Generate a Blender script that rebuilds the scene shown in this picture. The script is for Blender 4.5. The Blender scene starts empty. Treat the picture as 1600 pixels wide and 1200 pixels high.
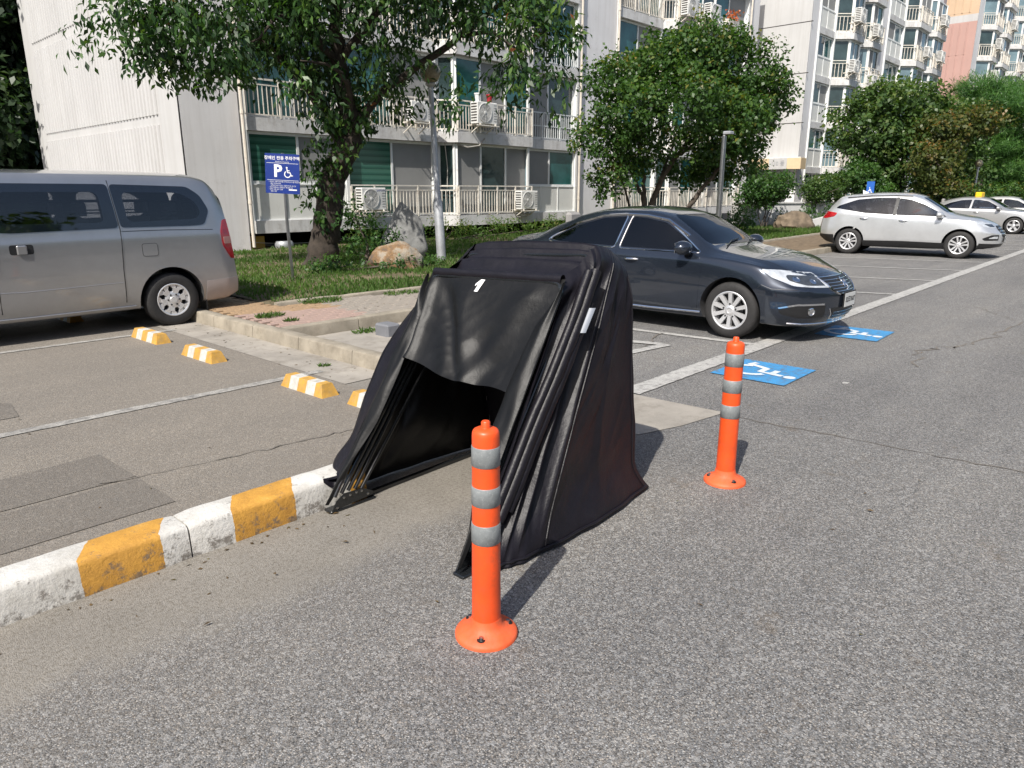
import bpy, bmesh, math, random
import numpy as np
from mathutils import Vector, Matrix, noise
from mathutils.bvhtree import BVHTree
random.seed(7); np.random.seed(7)
R = math.radians
S = bpy.context.scene
COL = S.collection
# ---------------------------------------------------------------- camera
cam = bpy.data.cameras.new('camera'); cam_o = bpy.data.objects.new('camera', cam); COL.objects.link(cam_o)
cam.sensor_width = 36.0; cam.lens = 25.2; cam.clip_start = .05; cam.clip_end = 2000
cam_o.location = (0, 0, 1.66); cam_o.rotation_euler = (R(90-15.0), 0, R(43-90))
S.camera = cam_o
# ---------------------------------------------------------------- sky, sun, exposure
SUN_EL = R(48); SUN_AZ = (-.947, -.32)
W = bpy.data.worlds.new('World'); S.world = W; W.use_nodes = True
wn = W.node_tree.nodes; wl = W.node_tree.links
sky = wn.new('ShaderNodeTexSky'); sky.sky_type = 'NISHITA'; sky.sun_disc = False
sky.sun_elevation = SUN_EL; sky.sun_rotation = math.atan2(SUN_AZ[0], SUN_AZ[1]); sky.dust_density = 2.5; sky.air_density = 1.0
wn['Background'].inputs['Strength'].default_value = .11
wl.new(sky.outputs[0], wn['Background'].inputs['Color'])
sun = bpy.data.lights.new('sun', 'SUN'); sun.energy = 4.7; sun.angle = R(.55); sun.color = (1, .955, .88)
sun_o = bpy.data.objects.new('sun', sun); COL.objects.link(sun_o)
sd = Vector((SUN_AZ[0]*math.cos(SUN_EL), SUN_AZ[1]*math.cos(SUN_EL), math.sin(SUN_EL)))
sun_o.rotation_euler = (-sd).to_track_quat('-Z', 'Y').to_euler(); sun_o.location = sd*60
S.view_settings.view_transform = 'Standard'; S.view_settings.look = 'None'; S.view_settings.gamma = 1
S.view_settings.exposure = .36; S.view_settings.use_curve_mapping = False
S.cycles.max_bounces = 8; S.cycles.transparent_max_bounces = 16; S.cycles.use_denoising = True

# ---------------------------------------------------------------- object helpers
BASE = {}
TMP = bpy.data.scenes.new('workshop')      # small scene in which booleans and lettering are evaluated
def evaluated(o):
    vl = TMP.view_layers[0]; vl.update(); return bpy.data.meshes.new_from_object(o.evaluated_get(vl.depsgraph))
def reg(o, base): BASE[o.name] = Vector(base)
def tag(o, label=None, cat=None, group=None, kind=None):
    if label: o['label'] = label
    if cat: o['category'] = cat
    if group: o['group'] = group
    if kind: o['kind'] = kind
    return o
def thing(name, loc, label, cat, group=None):
    o = bpy.data.objects.new(name, None); COL.objects.link(o); o.location = loc; o.empty_display_size = .2
    reg(o, loc); return tag(o, label, cat, group)
def link_mesh(name, me, parent=None):
    o = bpy.data.objects.new(name, me); COL.objects.link(o)
    if parent: o.parent = parent; BASE[o.name] = BASE.get(parent.name, Vector((0, 0, 0)))
    return o
class MB:
    def __init__(s): s.v = []; s.f = []; s.m = []; s.mi = 0
    def add(s, vs, fs, mi=None):
        b = len(s.v); s.v += [tuple(p) for p in vs]; s.f += [tuple(b+i for i in f) for f in fs]
        s.m += [s.mi if mi is None else mi]*len(fs); return s
    def box(s, a, b, mi=None):
        x0, y0, z0 = a; x1, y1, z1 = b
        return s.add([(x0,y0,z0),(x1,y0,z0),(x1,y1,z0),(x0,y1,z0),(x0,y0,z1),(x1,y0,z1),(x1,y1,z1),(x0,y1,z1)],
                     [(0,3,2,1),(4,5,6,7),(0,1,5,4),(1,2,6,5),(2,3,7,6),(3,0,4,7)], mi)
    def cbox(s, a, b, c, mi=None):      # box with chamfered top and vertical edges
        x0, y0, z0 = a; x1, y1, z1 = b
        def ring(i, z): return [(x0+c,y0+i,z),(x1-c,y0+i,z),(x1-i,y0+c,z),(x1-i,y1-c,z),(x1-c,y1-i,z),(x0+c,y1-i,z),(x0+i,y1-c,z),(x0+i,y0+c,z)]
        rs = [ring(0, z0), ring(0, z1-c), [(min(max(x,x0+c),x1-c), min(max(y,y0+c),y1-c), z1) for x,y,z in ring(0, z1)]]
        b0 = len(s.v); vs = sum(rs, []); fs = []
        for k in range(2):
            for i in range(8): j = (i+1)%8; fs.append((k*8+i, k*8+j, k*8+8+j, k*8+8+i))
        fs.append(tuple(range(7,-1,-1))); fs.append(tuple(range(16,24)))
        return s.add(vs, fs, mi)
    def prism(s, poly, z0, z1, mi=None):
        n = len(poly); vs = [(x,y,z0) for x,y in poly]+[(x,y,z1) for x,y in poly]
        fs = [tuple(range(n-1,-1,-1)), tuple(range(n,2*n))]+[(i,(i+1)%n,n+(i+1)%n,n+i) for i in range(n)]
        return s.add(vs, fs, mi)
    def bar(s, p, q, w, h=None, mi=None):
        p = Vector(p); q = Vector(q); d = (q-p).normalized(); up = Vector((0,0,1)) if abs(d.z) < .95 else Vector((1,0,0))
        a = d.cross(up).normalized()*(w/2); b = a.cross(d).normalized()*((h or w)/2)
        return s.add([p-a-b,p+a-b,p+a+b,p-a+b,q-a-b,q+a-b,q+a+b,q-a+b],
                     [(0,1,2,3),(7,6,5,4),(0,4,5,1),(1,5,6,2),(2,6,7,3),(3,7,4,0)], mi)
    def tube(s, path, r, n=8, mi=None, cap=True):
        P = [Vector(p) for p in path]; m = len(P); rr = r if isinstance(r, (list, tuple)) else [r]*m
        t0 = (P[1]-P[0]).normalized(); a = t0.cross(Vector((0,0,1)) if abs(t0.z) < .9 else Vector((1,0,0))).normalized(); vs = []
        for i in range(m):
            t = (P[min(i+1,m-1)]-P[max(i-1,0)]).normalized(); a = (a-t*a.dot(t)).normalized(); b = t.cross(a)
            for k in range(n):
                g = 2*math.pi*k/n; vs.append(P[i]+(a*math.cos(g)+b*math.sin(g))*rr[i])
        fs = [(i*n+k, i*n+(k+1)%n, (i+1)*n+(k+1)%n, (i+1)*n+k) for i in range(m-1) for k in range(n)]
        if cap: fs += [tuple(range(n-1,-1,-1)), tuple((m-1)*n+k for k in range(n))]
        return s.add(vs, fs, mi)
    def lathe(s, prof, c=(0,0,0), n=24, axis='z', mi=None, cap=True):
        vs = []
        for r, h in prof:
            for k in range(n):
                g = 2*math.pi*k/n; x, y = r*math.cos(g), r*math.sin(g)
                vs.append((c[0]+x,c[1]+y,c[2]+h) if axis == 'z' else (c[0]+x,c[1]+h,c[2]+y))
        m = len(prof); flip = axis != 'z'
        fs = []
        for i in range(m-1):
            for k in range(n):
                q = (i*n+k, i*n+(k+1)%n, (i+1)*n+(k+1)%n, (i+1)*n+k); fs.append(q[::-1] if flip else q)
        e0 = tuple(range(n-1,-1,-1)); e1 = tuple((m-1)*n+k for k in range(n))
        if cap and prof[0][0] > 1e-4: fs.append(e0[::-1] if flip else e0)
        if cap and prof[-1][0] > 1e-4: fs.append(e1[::-1] if flip else e1)
        return s.add(vs, fs, mi)
    def grid(s, fn, nu, nv, mi=None):
        vs = [fn(i/nu, j/nv) for j in range(nv+1) for i in range(nu+1)]
        return s.add(vs, [(j*(nu+1)+i, j*(nu+1)+i+1, (j+1)*(nu+1)+i+1, (j+1)*(nu+1)+i) for j in range(nv) for i in range(nu)], mi)
    def mesh(s, name, mats, base=(0,0,0), smooth=False, angle=35):
        me = bpy.data.meshes.new(name); b = Vector(base)
        me.from_pydata([tuple(Vector(p)-b) for p in s.v], [], s.f)
        for m in (mats if isinstance(mats, (list, tuple)) else [mats]): me.materials.append(m)
        me.polygons.foreach_set('material_index', s.m)
        if smooth:
            me.polygons.foreach_set('use_smooth', [True]*len(me.polygons))
            if angle: me.set_sharp_from_angle(angle=R(angle))
        me.update(); return me
    def build(s, name, mats, parent=None, smooth=False, angle=35, loc=None):
        base = BASE.get(parent.name, (0,0,0)) if parent else (loc or (0,0,0))
        o = link_mesh(name, s.mesh(name, mats, base, smooth, angle), parent)
        if not parent: o.location = base; reg(o, base)
        return o
def copy_tree(o, parent=None):
    c = o.copy(); COL.objects.link(c); c.parent = parent
    for ch in list(o.children): copy_tree(ch, c)
    return c
def pch(xs, ys):        # monotone cubic interpolation
    xs = np.array(xs, float); ys = np.array(ys, float); h = np.diff(xs); d = np.diff(ys)/h; m = np.zeros(len(xs))
    for i in range(1, len(xs)-1):
        if d[i-1]*d[i] > 0:
            w1 = 2*h[i]+h[i-1]; w2 = h[i]+2*h[i-1]; m[i] = (w1+w2)/(w1/d[i-1]+w2/d[i])
    m[0] = d[0]; m[-1] = d[-1]
    def f(x):
        x = min(max(x, xs[0]), xs[-1]); i = int(min(np.searchsorted(xs, x, 'right')-1, len(xs)-2)); t = (x-xs[i])/h[i]
        return float((1+2*t)*(1-t)**2*ys[i]+t*(1-t)**2*h[i]*m[i]+t*t*(3-2*t)*ys[i+1]+t*t*(t-1)*h[i]*m[i+1])
    return f

# ---------------------------------------------------------------- materials
def nodes(name):
    m = bpy.data.materials.new(name); m.use_nodes = True; nt = m.node_tree
    return m, nt, nt.nodes, nt.links, nt.nodes['Principled BSDF']
def sset(b, **k):
    N = dict(col='Base Color', rough='Roughness', metal='Metallic', spec='Specular IOR Level', coat='Coat Weight', crough='Coat Roughness',
             sheen='Sheen Weight', trans='Transmission Weight', alpha='Alpha', ior='IOR')
    for a, v in k.items():
        b.inputs[N[a]].default_value = (*v, 1) if a == 'col' else v
def nz(n, l, vec, scale, detail=4, rough=.6):
    t = n.new('ShaderNodeTexNoise'); t.inputs['Scale'].default_value = scale; t.inputs['Detail'].default_value = detail; t.inputs['Roughness'].default_value = rough
    if vec: l.new(vec, t.inputs['Vector'])
    return t.outputs['Fac']
def ramp(n, l, fac, stops):
    r = n.new('ShaderNodeValToRGB'); e = r.color_ramp.elements
    while len(e) < len(stops): e.new(.5)
    for i, (p, c) in enumerate(stops):
        e[i].position = p; e[i].color = (*c, 1) if len(c) == 3 else c
    l.new(fac, r.inputs['Fac']); return r.outputs['Color']
def mixc(n, l, fac, a, b, mode='MIX'):
    x = n.new('ShaderNodeMix'); x.data_type = 'RGBA'; x.blend_type = mode
    if hasattr(fac, 'name'): l.new(fac, x.inputs[0])
    else: x.inputs[0].default_value = fac
    for v, i in ((a, 6), (b, 7)):
        if hasattr(v, 'name'): l.new(v, x.inputs[i])
        else: x.inputs[i].default_value = (*v, 1)
    return x.outputs[2]
def mth(n, l, op, a, b=None, c=None, clamp=False):
    x = n.new('ShaderNodeMath'); x.operation = op; x.use_clamp = clamp
    for i, v in enumerate((a, b, c)):
        if v is None: continue
        if hasattr(v, 'name'): l.new(v, x.inputs[i])
        else: x.inputs[i].default_value = v
    return x.outputs[0]
def bump(n, l, b, h, strength=.3, dist=.01):
    x = n.new('ShaderNodeBump'); x.inputs['Strength'].default_value = strength; x.inputs['Distance'].default_value = dist
    l.new(h, x.inputs['Height']); l.new(x.outputs[0], b.inputs['Normal'])
def ocoord(n, kind='Object'):
    return n.new('ShaderNodeTexCoord').outputs[kind]
def M(name, col, rough=.6, metal=0, var=.15, vs=3, bp=0, bs=40, dirt=0, dcol=(.12,.1,.08), streak=0, **k):
    m, nt, n, l, b = nodes(name); sset(b, col=col, rough=rough, metal=metal, **k)
    c = ocoord(n); cc = None
    if var:
        f = nz(n, l, c, vs); lo = tuple(x*(1-var) for x in col); hi = tuple(min(1, x*(1+var)) for x in col)
        cc = ramp(n, l, f, [(.3, lo), (.7, hi)])
    if dirt:
        g = nz(n, l, c, vs*2.3, 8, .75); g = ramp(n, l, g, [(.62-dirt*.35, (0,0,0)), (.75, (1,1,1))])
        cc = mixc(n, l, mth(n, l, 'MULTIPLY', g, .75), cc or col, dcol)
    if streak:      # rain streaks running down the face
        mp = n.new('ShaderNodeMapping'); mp.inputs['Scale'].default_value = (3.2,3.2,.16); l.new(c, mp.inputs['Vector'])
        cc = mixc(n, l, streak, cc or col, ramp(n, l, nz(n, l, mp.outputs[0], 1.6, 6, .7), [(.35, (.72,.70,.67)), (.55, (1,1,1))]), 'MULTIPLY')
    if cc: l.new(cc, b.inputs['Base Color'])
    if bp: bump(n, l, b, nz(n, l, c, bs, 5), bp, .01)
    return m
def asphalt(name, dark, mid, light, scale=115, tint=None, gut=False):
    m, nt, n, l, b = nodes(name); c = ocoord(n)
    warp = n.new('ShaderNodeVectorMath'); warp.operation = 'ADD'; l.new(c, warp.inputs[0])
    v = n.new('ShaderNodeTexVoronoi'); v.inputs['Scale'].default_value = scale; l.new(c, v.inputs['Vector'])
    sx = n.new('ShaderNodeSeparateColor'); l.new(v.outputs['Color'], sx.inputs[0])
    g = ramp(n, l, sx.outputs[0], [(0, dark), (.38, mid), (.8, tuple(x*1.25 for x in mid)), (.97, light)])
    tone = ramp(n, l, sx.outputs[1], [(0, (1.06,.98,.9)), (.5, (1,1,1)), (1, (.93,.98,1.05))])
    g = mixc(n, l, 1, g, tone, 'MULTIPLY')
    edge = ramp(n, l, v.outputs['Distance'], [(.25, (1,1,1)), (.75, (.5,.49,.48))])
    g = mixc(n, l, .7, g, edge, 'MULTIPLY')
    v2 = n.new('ShaderNodeTexVoronoi'); v2.inputs['Scale'].default_value = scale*.42; l.new(c, v2.inputs['Vector']); s2 = n.new('ShaderNodeSeparateColor'); l.new(v2.outputs['Color'], s2.inputs[0])
    g = mixc(n, l, ramp(n, l, s2.outputs[2], [(.86, (0,0,0)), (.95, (.55,.55,.55))]), g, tuple(min(.45, x*1.75) for x in mid))
    big = ramp(n, l, nz(n, l, c, .35, 8, .7), [(.3, (.78,.78,.79)), (.5, (1,.99,.98)), (.7, (1.18,1.15,1.10))])
    g = mixc(n, l, .85, g, big, 'MULTIPLY')
    mp = n.new('ShaderNodeMapping'); mp.inputs['Scale'].default_value = (.13,1.5,1); l.new(c, mp.inputs['Vector'])
    trk = ramp(n, l, nz(n, l, mp.outputs[0], 1.0, 5, .6), [(.35, (.84,.84,.85)), (.55, (1,1,1)), (.7, (1.10,1.09,1.07))]); g = mixc(n, l, .9, g, trk, 'MULTIPLY')
    sp = ramp(n, l, nz(n, l, c, 3.3, 7, .75), [(.60, (0,0,0)), (.74, (1,1,1))])
    g = mixc(n, l, mth(n, l, 'MULTIPLY', sp, .65), g, (.13,.10,.07))
    oil = ramp(n, l, nz(n, l, c, 1.3, 7, .7), [(.64, (0,0,0)), (.74, (1,1,1))])
    g = mixc(n, l, mth(n, l, 'MULTIPLY', oil, .35), g, (.05,.045,.04))
    if tint: g = mixc(n, l, .45, g, tint)
    if gut:     # pale cement dust of the gutter along the painted kerb and the crossing
        s = n.new('ShaderNodeSeparateXYZ'); l.new(c, s.inputs[0])
        wob = mth(n, l, 'MULTIPLY', mth(n, l, 'SUBTRACT', nz(n, l, c, 5, 8, .7), .5), .34)
        wob2 = mth(n, l, 'MULTIPLY', mth(n, l, 'SUBTRACT', nz(n, l, c, .9, 3, .5), .5), .3)
        y = mth(n, l, 'ADD', mth(n, l, 'ADD', s.outputs[1], wob), wob2)
        def step(val, a, bb):
            r = n.new('ShaderNodeMapRange'); r.interpolation_type = 'SMOOTHSTEP'; l.new(val, r.inputs[0])
            r.inputs[1].default_value = a; r.inputs[2].default_value = bb; return r.outputs[0]
        mk = mth(n, l, 'MULTIPLY', step(y, 2.48, 2.72), step(mth(n, l, 'ADD', s.outputs[0], wob), 4.6, 4.0))
        pit = ramp(n, l, nz(n, l, c, 55, 6, .8), [(.38, (.14,.125,.10)), (.52, (.262,.248,.225)), (.75, (.31,.295,.268))])
        blot = ramp(n, l, nz(n, l, c, 2.1, 6, .7), [(.3, (.78,.77,.75)), (.65, (1.05,1.04,1.02))])
        pit = mixc(n, l, 1, pit, blot, 'MULTIPLY')
        g = mixc(n, l, mth(n, l, 'MULTIPLY', mk, .86), g, pit)
        halo = mth(n, l, 'MULTIPLY', step(y, 1.55, 2.6), step(s.outputs[0], 4.4, 3.2))
        g = mixc(n, l, mth(n, l, 'MULTIPLY', halo, .22), g, (.20,.175,.145))
    l.new(g, b.inputs['Base Color']); sset(b, rough=.85, spec=.3)
    hh = mth(n, l, 'SUBTRACT', 1, v.outputs['Distance'])
    bump(n, l, b, hh, .55, .005)
    return m
mat_road = asphalt('asphalt_road', (.07,.07,.069), (.188,.186,.182), (.43,.425,.41), 205, gut=True)
mat_lot = asphalt('asphalt_lot', (.08,.072,.062), (.195,.178,.155), (.36,.325,.28), 150, tint=(.235,.212,.182))
mat_patch = asphalt('asphalt_patch', (.08,.074,.066), (.165,.153,.137), (.29,.265,.235), 180, tint=(.175,.157,.135))
mat_conc = M('concrete', (.30,.275,.24), .9, var=.22, vs=1.7, bp=.5, bs=90, dirt=.35, dcol=(.13,.11,.085))
mat_kconc = M('kerb_concrete', (.30,.265,.21), .9, var=.2, vs=2.5, bp=.6, bs=70, dirt=.45, dcol=(.15,.125,.09))
mat_soil = M('soil', (.15,.11,.07), .95, var=.4, vs=6, bp=.7, bs=50)
def paint(name, col, wear=.5, under=(.11,.105,.1), sc=14):
    m, nt, n, l, b = nodes(name); c = ocoord(n)
    f = ramp(n, l, nz(n, l, c, sc, 8, .8), [(.62-wear*.3, (0,0,0)), (.70-wear*.15, (1,1,1))])
    v = n.new('ShaderNodeTexVoronoi'); v.inputs['Scale'].default_value = 120; l.new(c, v.inputs['Vector'])
    cr = ramp(n, l, v.outputs['Distance'], [(.5, (0,0,0)), (.62, (1,1,1))])
    f = mth(n, l, 'MULTIPLY', mth(n, l, 'MAXIMUM', f, mth(n, l, 'MULTIPLY', cr, wear)), .8)
    tone = ramp(n, l, nz(n, l, c, 1.6, 5), [(.3, tuple(x*.82 for x in col)), (.7, col)])
    l.new(mixc(n, l, f, tone, under), b.inputs['Base Color']); sset(b, rough=.75)
    bump(n, l, b, mth(n, l, 'SUBTRACT', 1, v.outputs['Distance']), .3, .004); return m
mat_line = paint('line_paint', (.50,.49,.465), .5)
mat_line_w = paint('worn_line_paint', (.50,.48,.44), .75)
mat_blue = paint('blue_paint', (.035,.30,.64), .5)
mat_sym = paint('symbol_paint', (.72,.74,.74), .3, under=(.05,.3,.65))
def kerb_paint():
    m, nt, n, l, b = nodes('kerb_paint'); c = ocoord(n); s = n.new('ShaderNodeSeparateXYZ'); l.new(c, s.inputs[0])
    wob = mth(n, l, 'MULTIPLY', mth(n, l, 'SUBTRACT', nz(n, l, c, 9, 6, .7), .5), .035)
    x = mth(n, l, 'ADD', s.outputs[0], wob)
    # slanted band edges on the top face: yellow ends run diagonally
    x = mth(n, l, 'SUBTRACT', x, mth(n, l, 'MULTIPLY', mth(n, l, 'MAXIMUM', mth(n, l, 'SUBTRACT', s.outputs[1], 3.20), 0), .55))
    ph = mth(n, l, 'MODULO', mth(n, l, 'ADD', x, 6.8-.79), .675)
    yl = mth(n, l, 'LESS_THAN', ph, .335)
    yel = ramp(n, l, nz(n, l, c, 7, 6, .7), [(.3, (.40,.20,.035)), (.6, (.58,.30,.05)), (.8, (.62,.37,.11))])
    wht = ramp(n, l, nz(n, l, c, 5, 6, .7), [(.3, (.42,.40,.36)), (.6, (.62,.605,.57))])
    g = mixc(n, l, yl, wht, yel)
    low = n.new('ShaderNodeMapRange'); low.inputs[1].default_value = .17; low.inputs[2].default_value = -.02; l.new(s.outputs[2], low.inputs[0])
    ch = nz(n, l, c, 16, 9, .8); ch = mth(n, l, 'ADD', ch, mth(n, l, 'MULTIPLY', low.outputs[0], .13))
    g = mixc(n, l, mth(n, l, 'MULTIPLY', ramp(n, l, ch, [(.585, (0,0,0)), (.66, (1,1,1))]), .8), g, (.13,.11,.09))
    st = ramp(n, l, nz(n, l, c, 2.7, 7, .75), [(.57, (0,0,0)), (.7, (1,1,1))])
    g = mixc(n, l, mth(n, l, 'MULTIPLY', st, .3), g, (.17,.14,.10))
    l.new(g, b.inputs['Base Color']); sset(b, rough=.7); bump(n, l, b, nz(n, l, c, 45, 6, .7), .5, .012); return m
mat_kerb = kerb_paint()
mat_ws_y = M('stop_yellow', (.58,.31,.04), .7, var=.25, vs=9, dirt=.75, dcol=(.25,.2,.12), bp=.3, bs=60)
mat_ws_w = M('stop_white', (.58,.57,.53), .7, var=.15, vs=9, dirt=.75, dcol=(.25,.22,.18), bp=.3, bs=60)
mat_ws_k = M('stop_worn', (.10,.09,.08), .9, var=.3, vs=12, dirt=.5, dcol=(.4,.38,.33))
mat_red_b = M('paver_red', (.33,.235,.20), .9, var=.3, vs=4, bp=.4, bs=80, dirt=.35, dcol=(.2,.15,.11))
mat_tan_b = M('paver_tan', (.32,.215,.125), .9, var=.3, vs=4, bp=.4, bs=80, dirt=.4, dcol=(.16,.12,.08))
mat_gry_b = M('paver_grey', (.27,.24,.205), .9, var=.25, vs=4, bp=.4, bs=80, dirt=.35, dcol=(.17,.14,.11))
mat_wall_w = M('gable_white', (.50,.495,.49), .85, var=.05, vs=.5, bp=.1, bs=30, streak=.3)
mat_wall = M('render_grey', (.72,.71,.715), .9, var=.07, vs=.6, bp=.25, bs=9, dirt=.14, dcol=(.5,.48,.46), streak=.28)
mat_beam = M('beam_grey', (.62,.615,.61), .9, var=.12, vs=1.3, bp=.3, bs=14, dirt=.34, dcol=(.3,.27,.24), streak=.5)
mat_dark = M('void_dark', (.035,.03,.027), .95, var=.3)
mat_frame = M('frame_white', (.74,.75,.74), .45, var=.06, vs=2, dirt=.12, dcol=(.45,.4,.34))
mat_panel = M('panel_white', (.70,.70,.665), .6, var=.06, vs=1.2, dirt=.12, dcol=(.5,.47,.42))
mat_rail = M('rail_cream', (.70,.66,.59), .55, var=.12, vs=3, dirt=.3, dcol=(.33,.2,.1))
mat_rail_b = M('rail_white', (.66,.68,.68), .5, var=.08, vs=3, dirt=.15, dcol=(.4,.33,.25))
mat_pipe = M('pipe_beige', (.60,.545,.47), .6, var=.15, vs=2, dirt=.2, dcol=(.3,.25,.2))
mat_screen = M('insect_screen', (.25,.25,.245), .75, var=.12, vs=.7)
mat_teal = M('teal_glass', (.025,.10,.10), .07, var=.6, vs=.7, spec=.8)
mat_dglass = M('dark_glass', (.03,.05,.052), .06, var=.6, vs=.8, spec=.8)
mat_bglass = M('pale_glass', (.15,.22,.25), .1, var=.3, vs=.8, spec=.8)
def blind():
    m, nt, n, l, b = nodes('green_blind_glass'); c = ocoord(n); s = n.new('ShaderNodeSeparateXYZ'); l.new(c, s.inputs[0])
    z = mth(n, l, 'FRACT', mth(n, l, 'MULTIPLY', s.outputs[2], 5.6))
    g = ramp(n, l, z, [(.0, (.012,.06,.045)), (.4, (.03,.115,.085)), (.55, (.05,.15,.115)), (.95, (.045,.14,.10))])
    l.new(g, b.inputs['Base Color']); sset(b, rough=.12, spec=.6); return m
mat_blind = blind()
mat_beige = M('canopy_beige', (.60,.47,.30), .8, var=.1, vs=2)
mat_pink = M('gable_pink', (.46,.29,.255), .9, var=.05, vs=.5)
mat_tan = M('gable_tan', (.56,.41,.28), .9, var=.05, vs=.5)
mat_ac = M('ac_white', (.66,.66,.64), .5, var=.08, vs=4, dirt=.2, dcol=(.4,.36,.3))
mat_acg = M('ac_grille', (.30,.30,.30), .5, var=.15, vs=8)
mat_steel = M('brushed_steel', (.42,.42,.42), .32, 1, var=.15, vs=6)
mat_galv = M('galvanised', (.40,.41,.43), .5, .4, var=.2, vs=3, dirt=.25, dcol=(.45,.46,.47))
mat_lamp = M('lamp_globe', (.24,.21,.135), .25, var=.4, vs=7, spec=.6, dirt=.3, dcol=(.1,.09,.06))
mat_sign = M('sign_blue', (.012,.035,.21), .35, var=.08)
mat_white = M('white_paint', (.78,.78,.78), .5, var=.04)
mat_black = M('black_plastic', (.014,.014,.015), .42, var=.2, vs=10)
mat_blackg = M('black_gloss', (.008,.008,.01), .12, var=.1)
mat_rub = M('tyre_rubber', (.022,.021,.021), .75, var=.25, vs=14, bp=.2, bs=60)
mat_rim = M('alloy', (.66,.66,.67), .36, .55, var=.06, vs=8)
mat_rimd = M('alloy_dark', (.09,.09,.095), .35, .7, var=.1, vs=8)
mat_chrome = M('chrome', (.80,.81,.83), .08, 1, var=0)
mat_orange = M('post_orange', (.80,.088,.016), .42, var=.14, vs=6, bp=.08, bs=30, dirt=.36, dcol=(.42,.085,.035))
mat_orange_f = M('post_base_orange', (.78,.115,.032), .6, var=.2, vs=9, dirt=.5, dcol=(.42,.13,.07), bp=.15, bs=70)
mat_refl = M('reflective_band', (.19,.205,.21), .45, 0, var=.14, vs=35, dirt=.3, dcol=(.36,.37,.37))
mat_bark = M('bark', (.04,.031,.024), .95, var=.45, vs=7, bp=1, bs=17)
mat_bark2 = M('bark_grey', (.085,.068,.055), .95, var=.4, vs=6, bp=1, bs=15)
mat_boul = M('boulder_grey', (.20,.20,.195), .9, var=.35, vs=5, bp=1, bs=14)
def boul2():
    m, nt, n, l, b = nodes('boulder_ochre'); c = ocoord(n)
    g = ramp(n, l, nz(n, l, c, 2.6, 8, .7), [(.36, (.10,.08,.065)), (.46, (.22,.13,.06)), (.55, (.32,.27,.21)), (.66, (.25,.235,.21))])
    l.new(g, b.inputs['Base Color']); sset(b, rough=.9); bump(n, l, b, nz(n, l, c, 9, 8, .7), .9, .04); return m
mat_boul2 = boul2()
def leafmat(name, stops, tr=.35, rough=.45):
    m, nt, n, l, b = nodes(name); a = n.new('ShaderNodeAttribute'); a.attribute_name = 'rnd'
    g = ramp(n, l, a.outputs['Fac'], stops); l.new(g, b.inputs['Base Color']); sset(b, rough=rough, spec=.4)
    t = n.new('ShaderNodeBsdfTranslucent'); l.new(mixc(n, l, 1, g, (1.5,1.7,.7), 'MULTIPLY'), t.inputs['Color'])
    x = n.new('ShaderNodeMixShader'); x.inputs[0].default_value = tr
    l.new(b.outputs[0], x.inputs[1]); l.new(t.outputs[0], x.inputs[2]); l.new(x.outputs[0], n['Material Output'].inputs['Surface']); return m
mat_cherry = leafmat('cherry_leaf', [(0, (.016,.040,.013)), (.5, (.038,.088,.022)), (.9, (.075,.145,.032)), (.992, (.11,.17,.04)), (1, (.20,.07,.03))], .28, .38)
mat_maple = leafmat('maple_leaf', [(0, (.03,.07,.018)), (.6, (.06,.125,.028)), (.92, (.10,.165,.034)), (1, (.19,.15,.03))])
mat_zelk = leafmat('zelkova_leaf', [(0, (.04,.08,.024)), (.6, (.075,.135,.034)), (1, (.13,.17,.045))])
mat_oran = leafmat('bronze_leaf', [(0, (.045,.07,.02)), (.55, (.085,.10,.025)), (.85, (.14,.11,.03)), (1, (.24,.13,.035))])
mat_pine = leafmat('pine_needle', [(0, (.04,.10,.028)), (.6, (.075,.175,.04)), (1, (.14,.26,.06))], .35)
mat_bush = leafmat('bush_leaf', [(0, (.03,.075,.02)), (.6, (.055,.125,.03)), (1, (.09,.16,.04))])
mat_wood = leafmat('woodland_leaf', [(0, (.02,.045,.02)), (.6, (.035,.065,.027)), (1, (.055,.085,.034))])
mat_grass = leafmat('grass_blade', [(0, (.05,.10,.02)), (.5, (.08,.15,.03)), (.85, (.12,.18,.04)), (1, (.24,.2,.08))], .4, .6)
mat_turf = M('turf_soil', (.13,.105,.06), .95, var=.5, vs=3, bp=.6, bs=30, dirt=.35, dcol=(.13,.10,.055))
def fabric(name, col, rough, sheen, scale=420, wr=.25):
    m, nt, n, l, b = nodes(name); c = ocoord(n)
    f = nz(n, l, c, 9, 7, .7); g = ramp(n, l, f, [(.3, tuple(x*.8 for x in col)), (.7, tuple(x*1.35 for x in col))])
    dust = ramp(n, l, nz(n, l, c, 4, 9, .8), [(.58, (0,0,0)), (.8, (1,1,1))])
    g = mixc(n, l, mth(n, l, 'MULTIPLY', dust, .18), g, (.05,.05,.052))
    l.new(g, b.inputs['Base Color']); sset(b, rough=rough, sheen=sheen, spec=.32)
    w = mth(n, l, 'ADD', mth(n, l, 'MULTIPLY', nz(n, l, c, 14, 5, .6), 1.0), mth(n, l, 'MULTIPLY', nz(n, l, c, 130, 3, .6), .25))
    bump(n, l, b, w, wr, .02); return m
mat_cover = fabric('black_cover', (.0078,.0068,.0100), .44, .0, wr=.22)
mat_pvc = fabric('black_pvc', (.0058,.0058,.0060), .47, .0, wr=.16)
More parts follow.
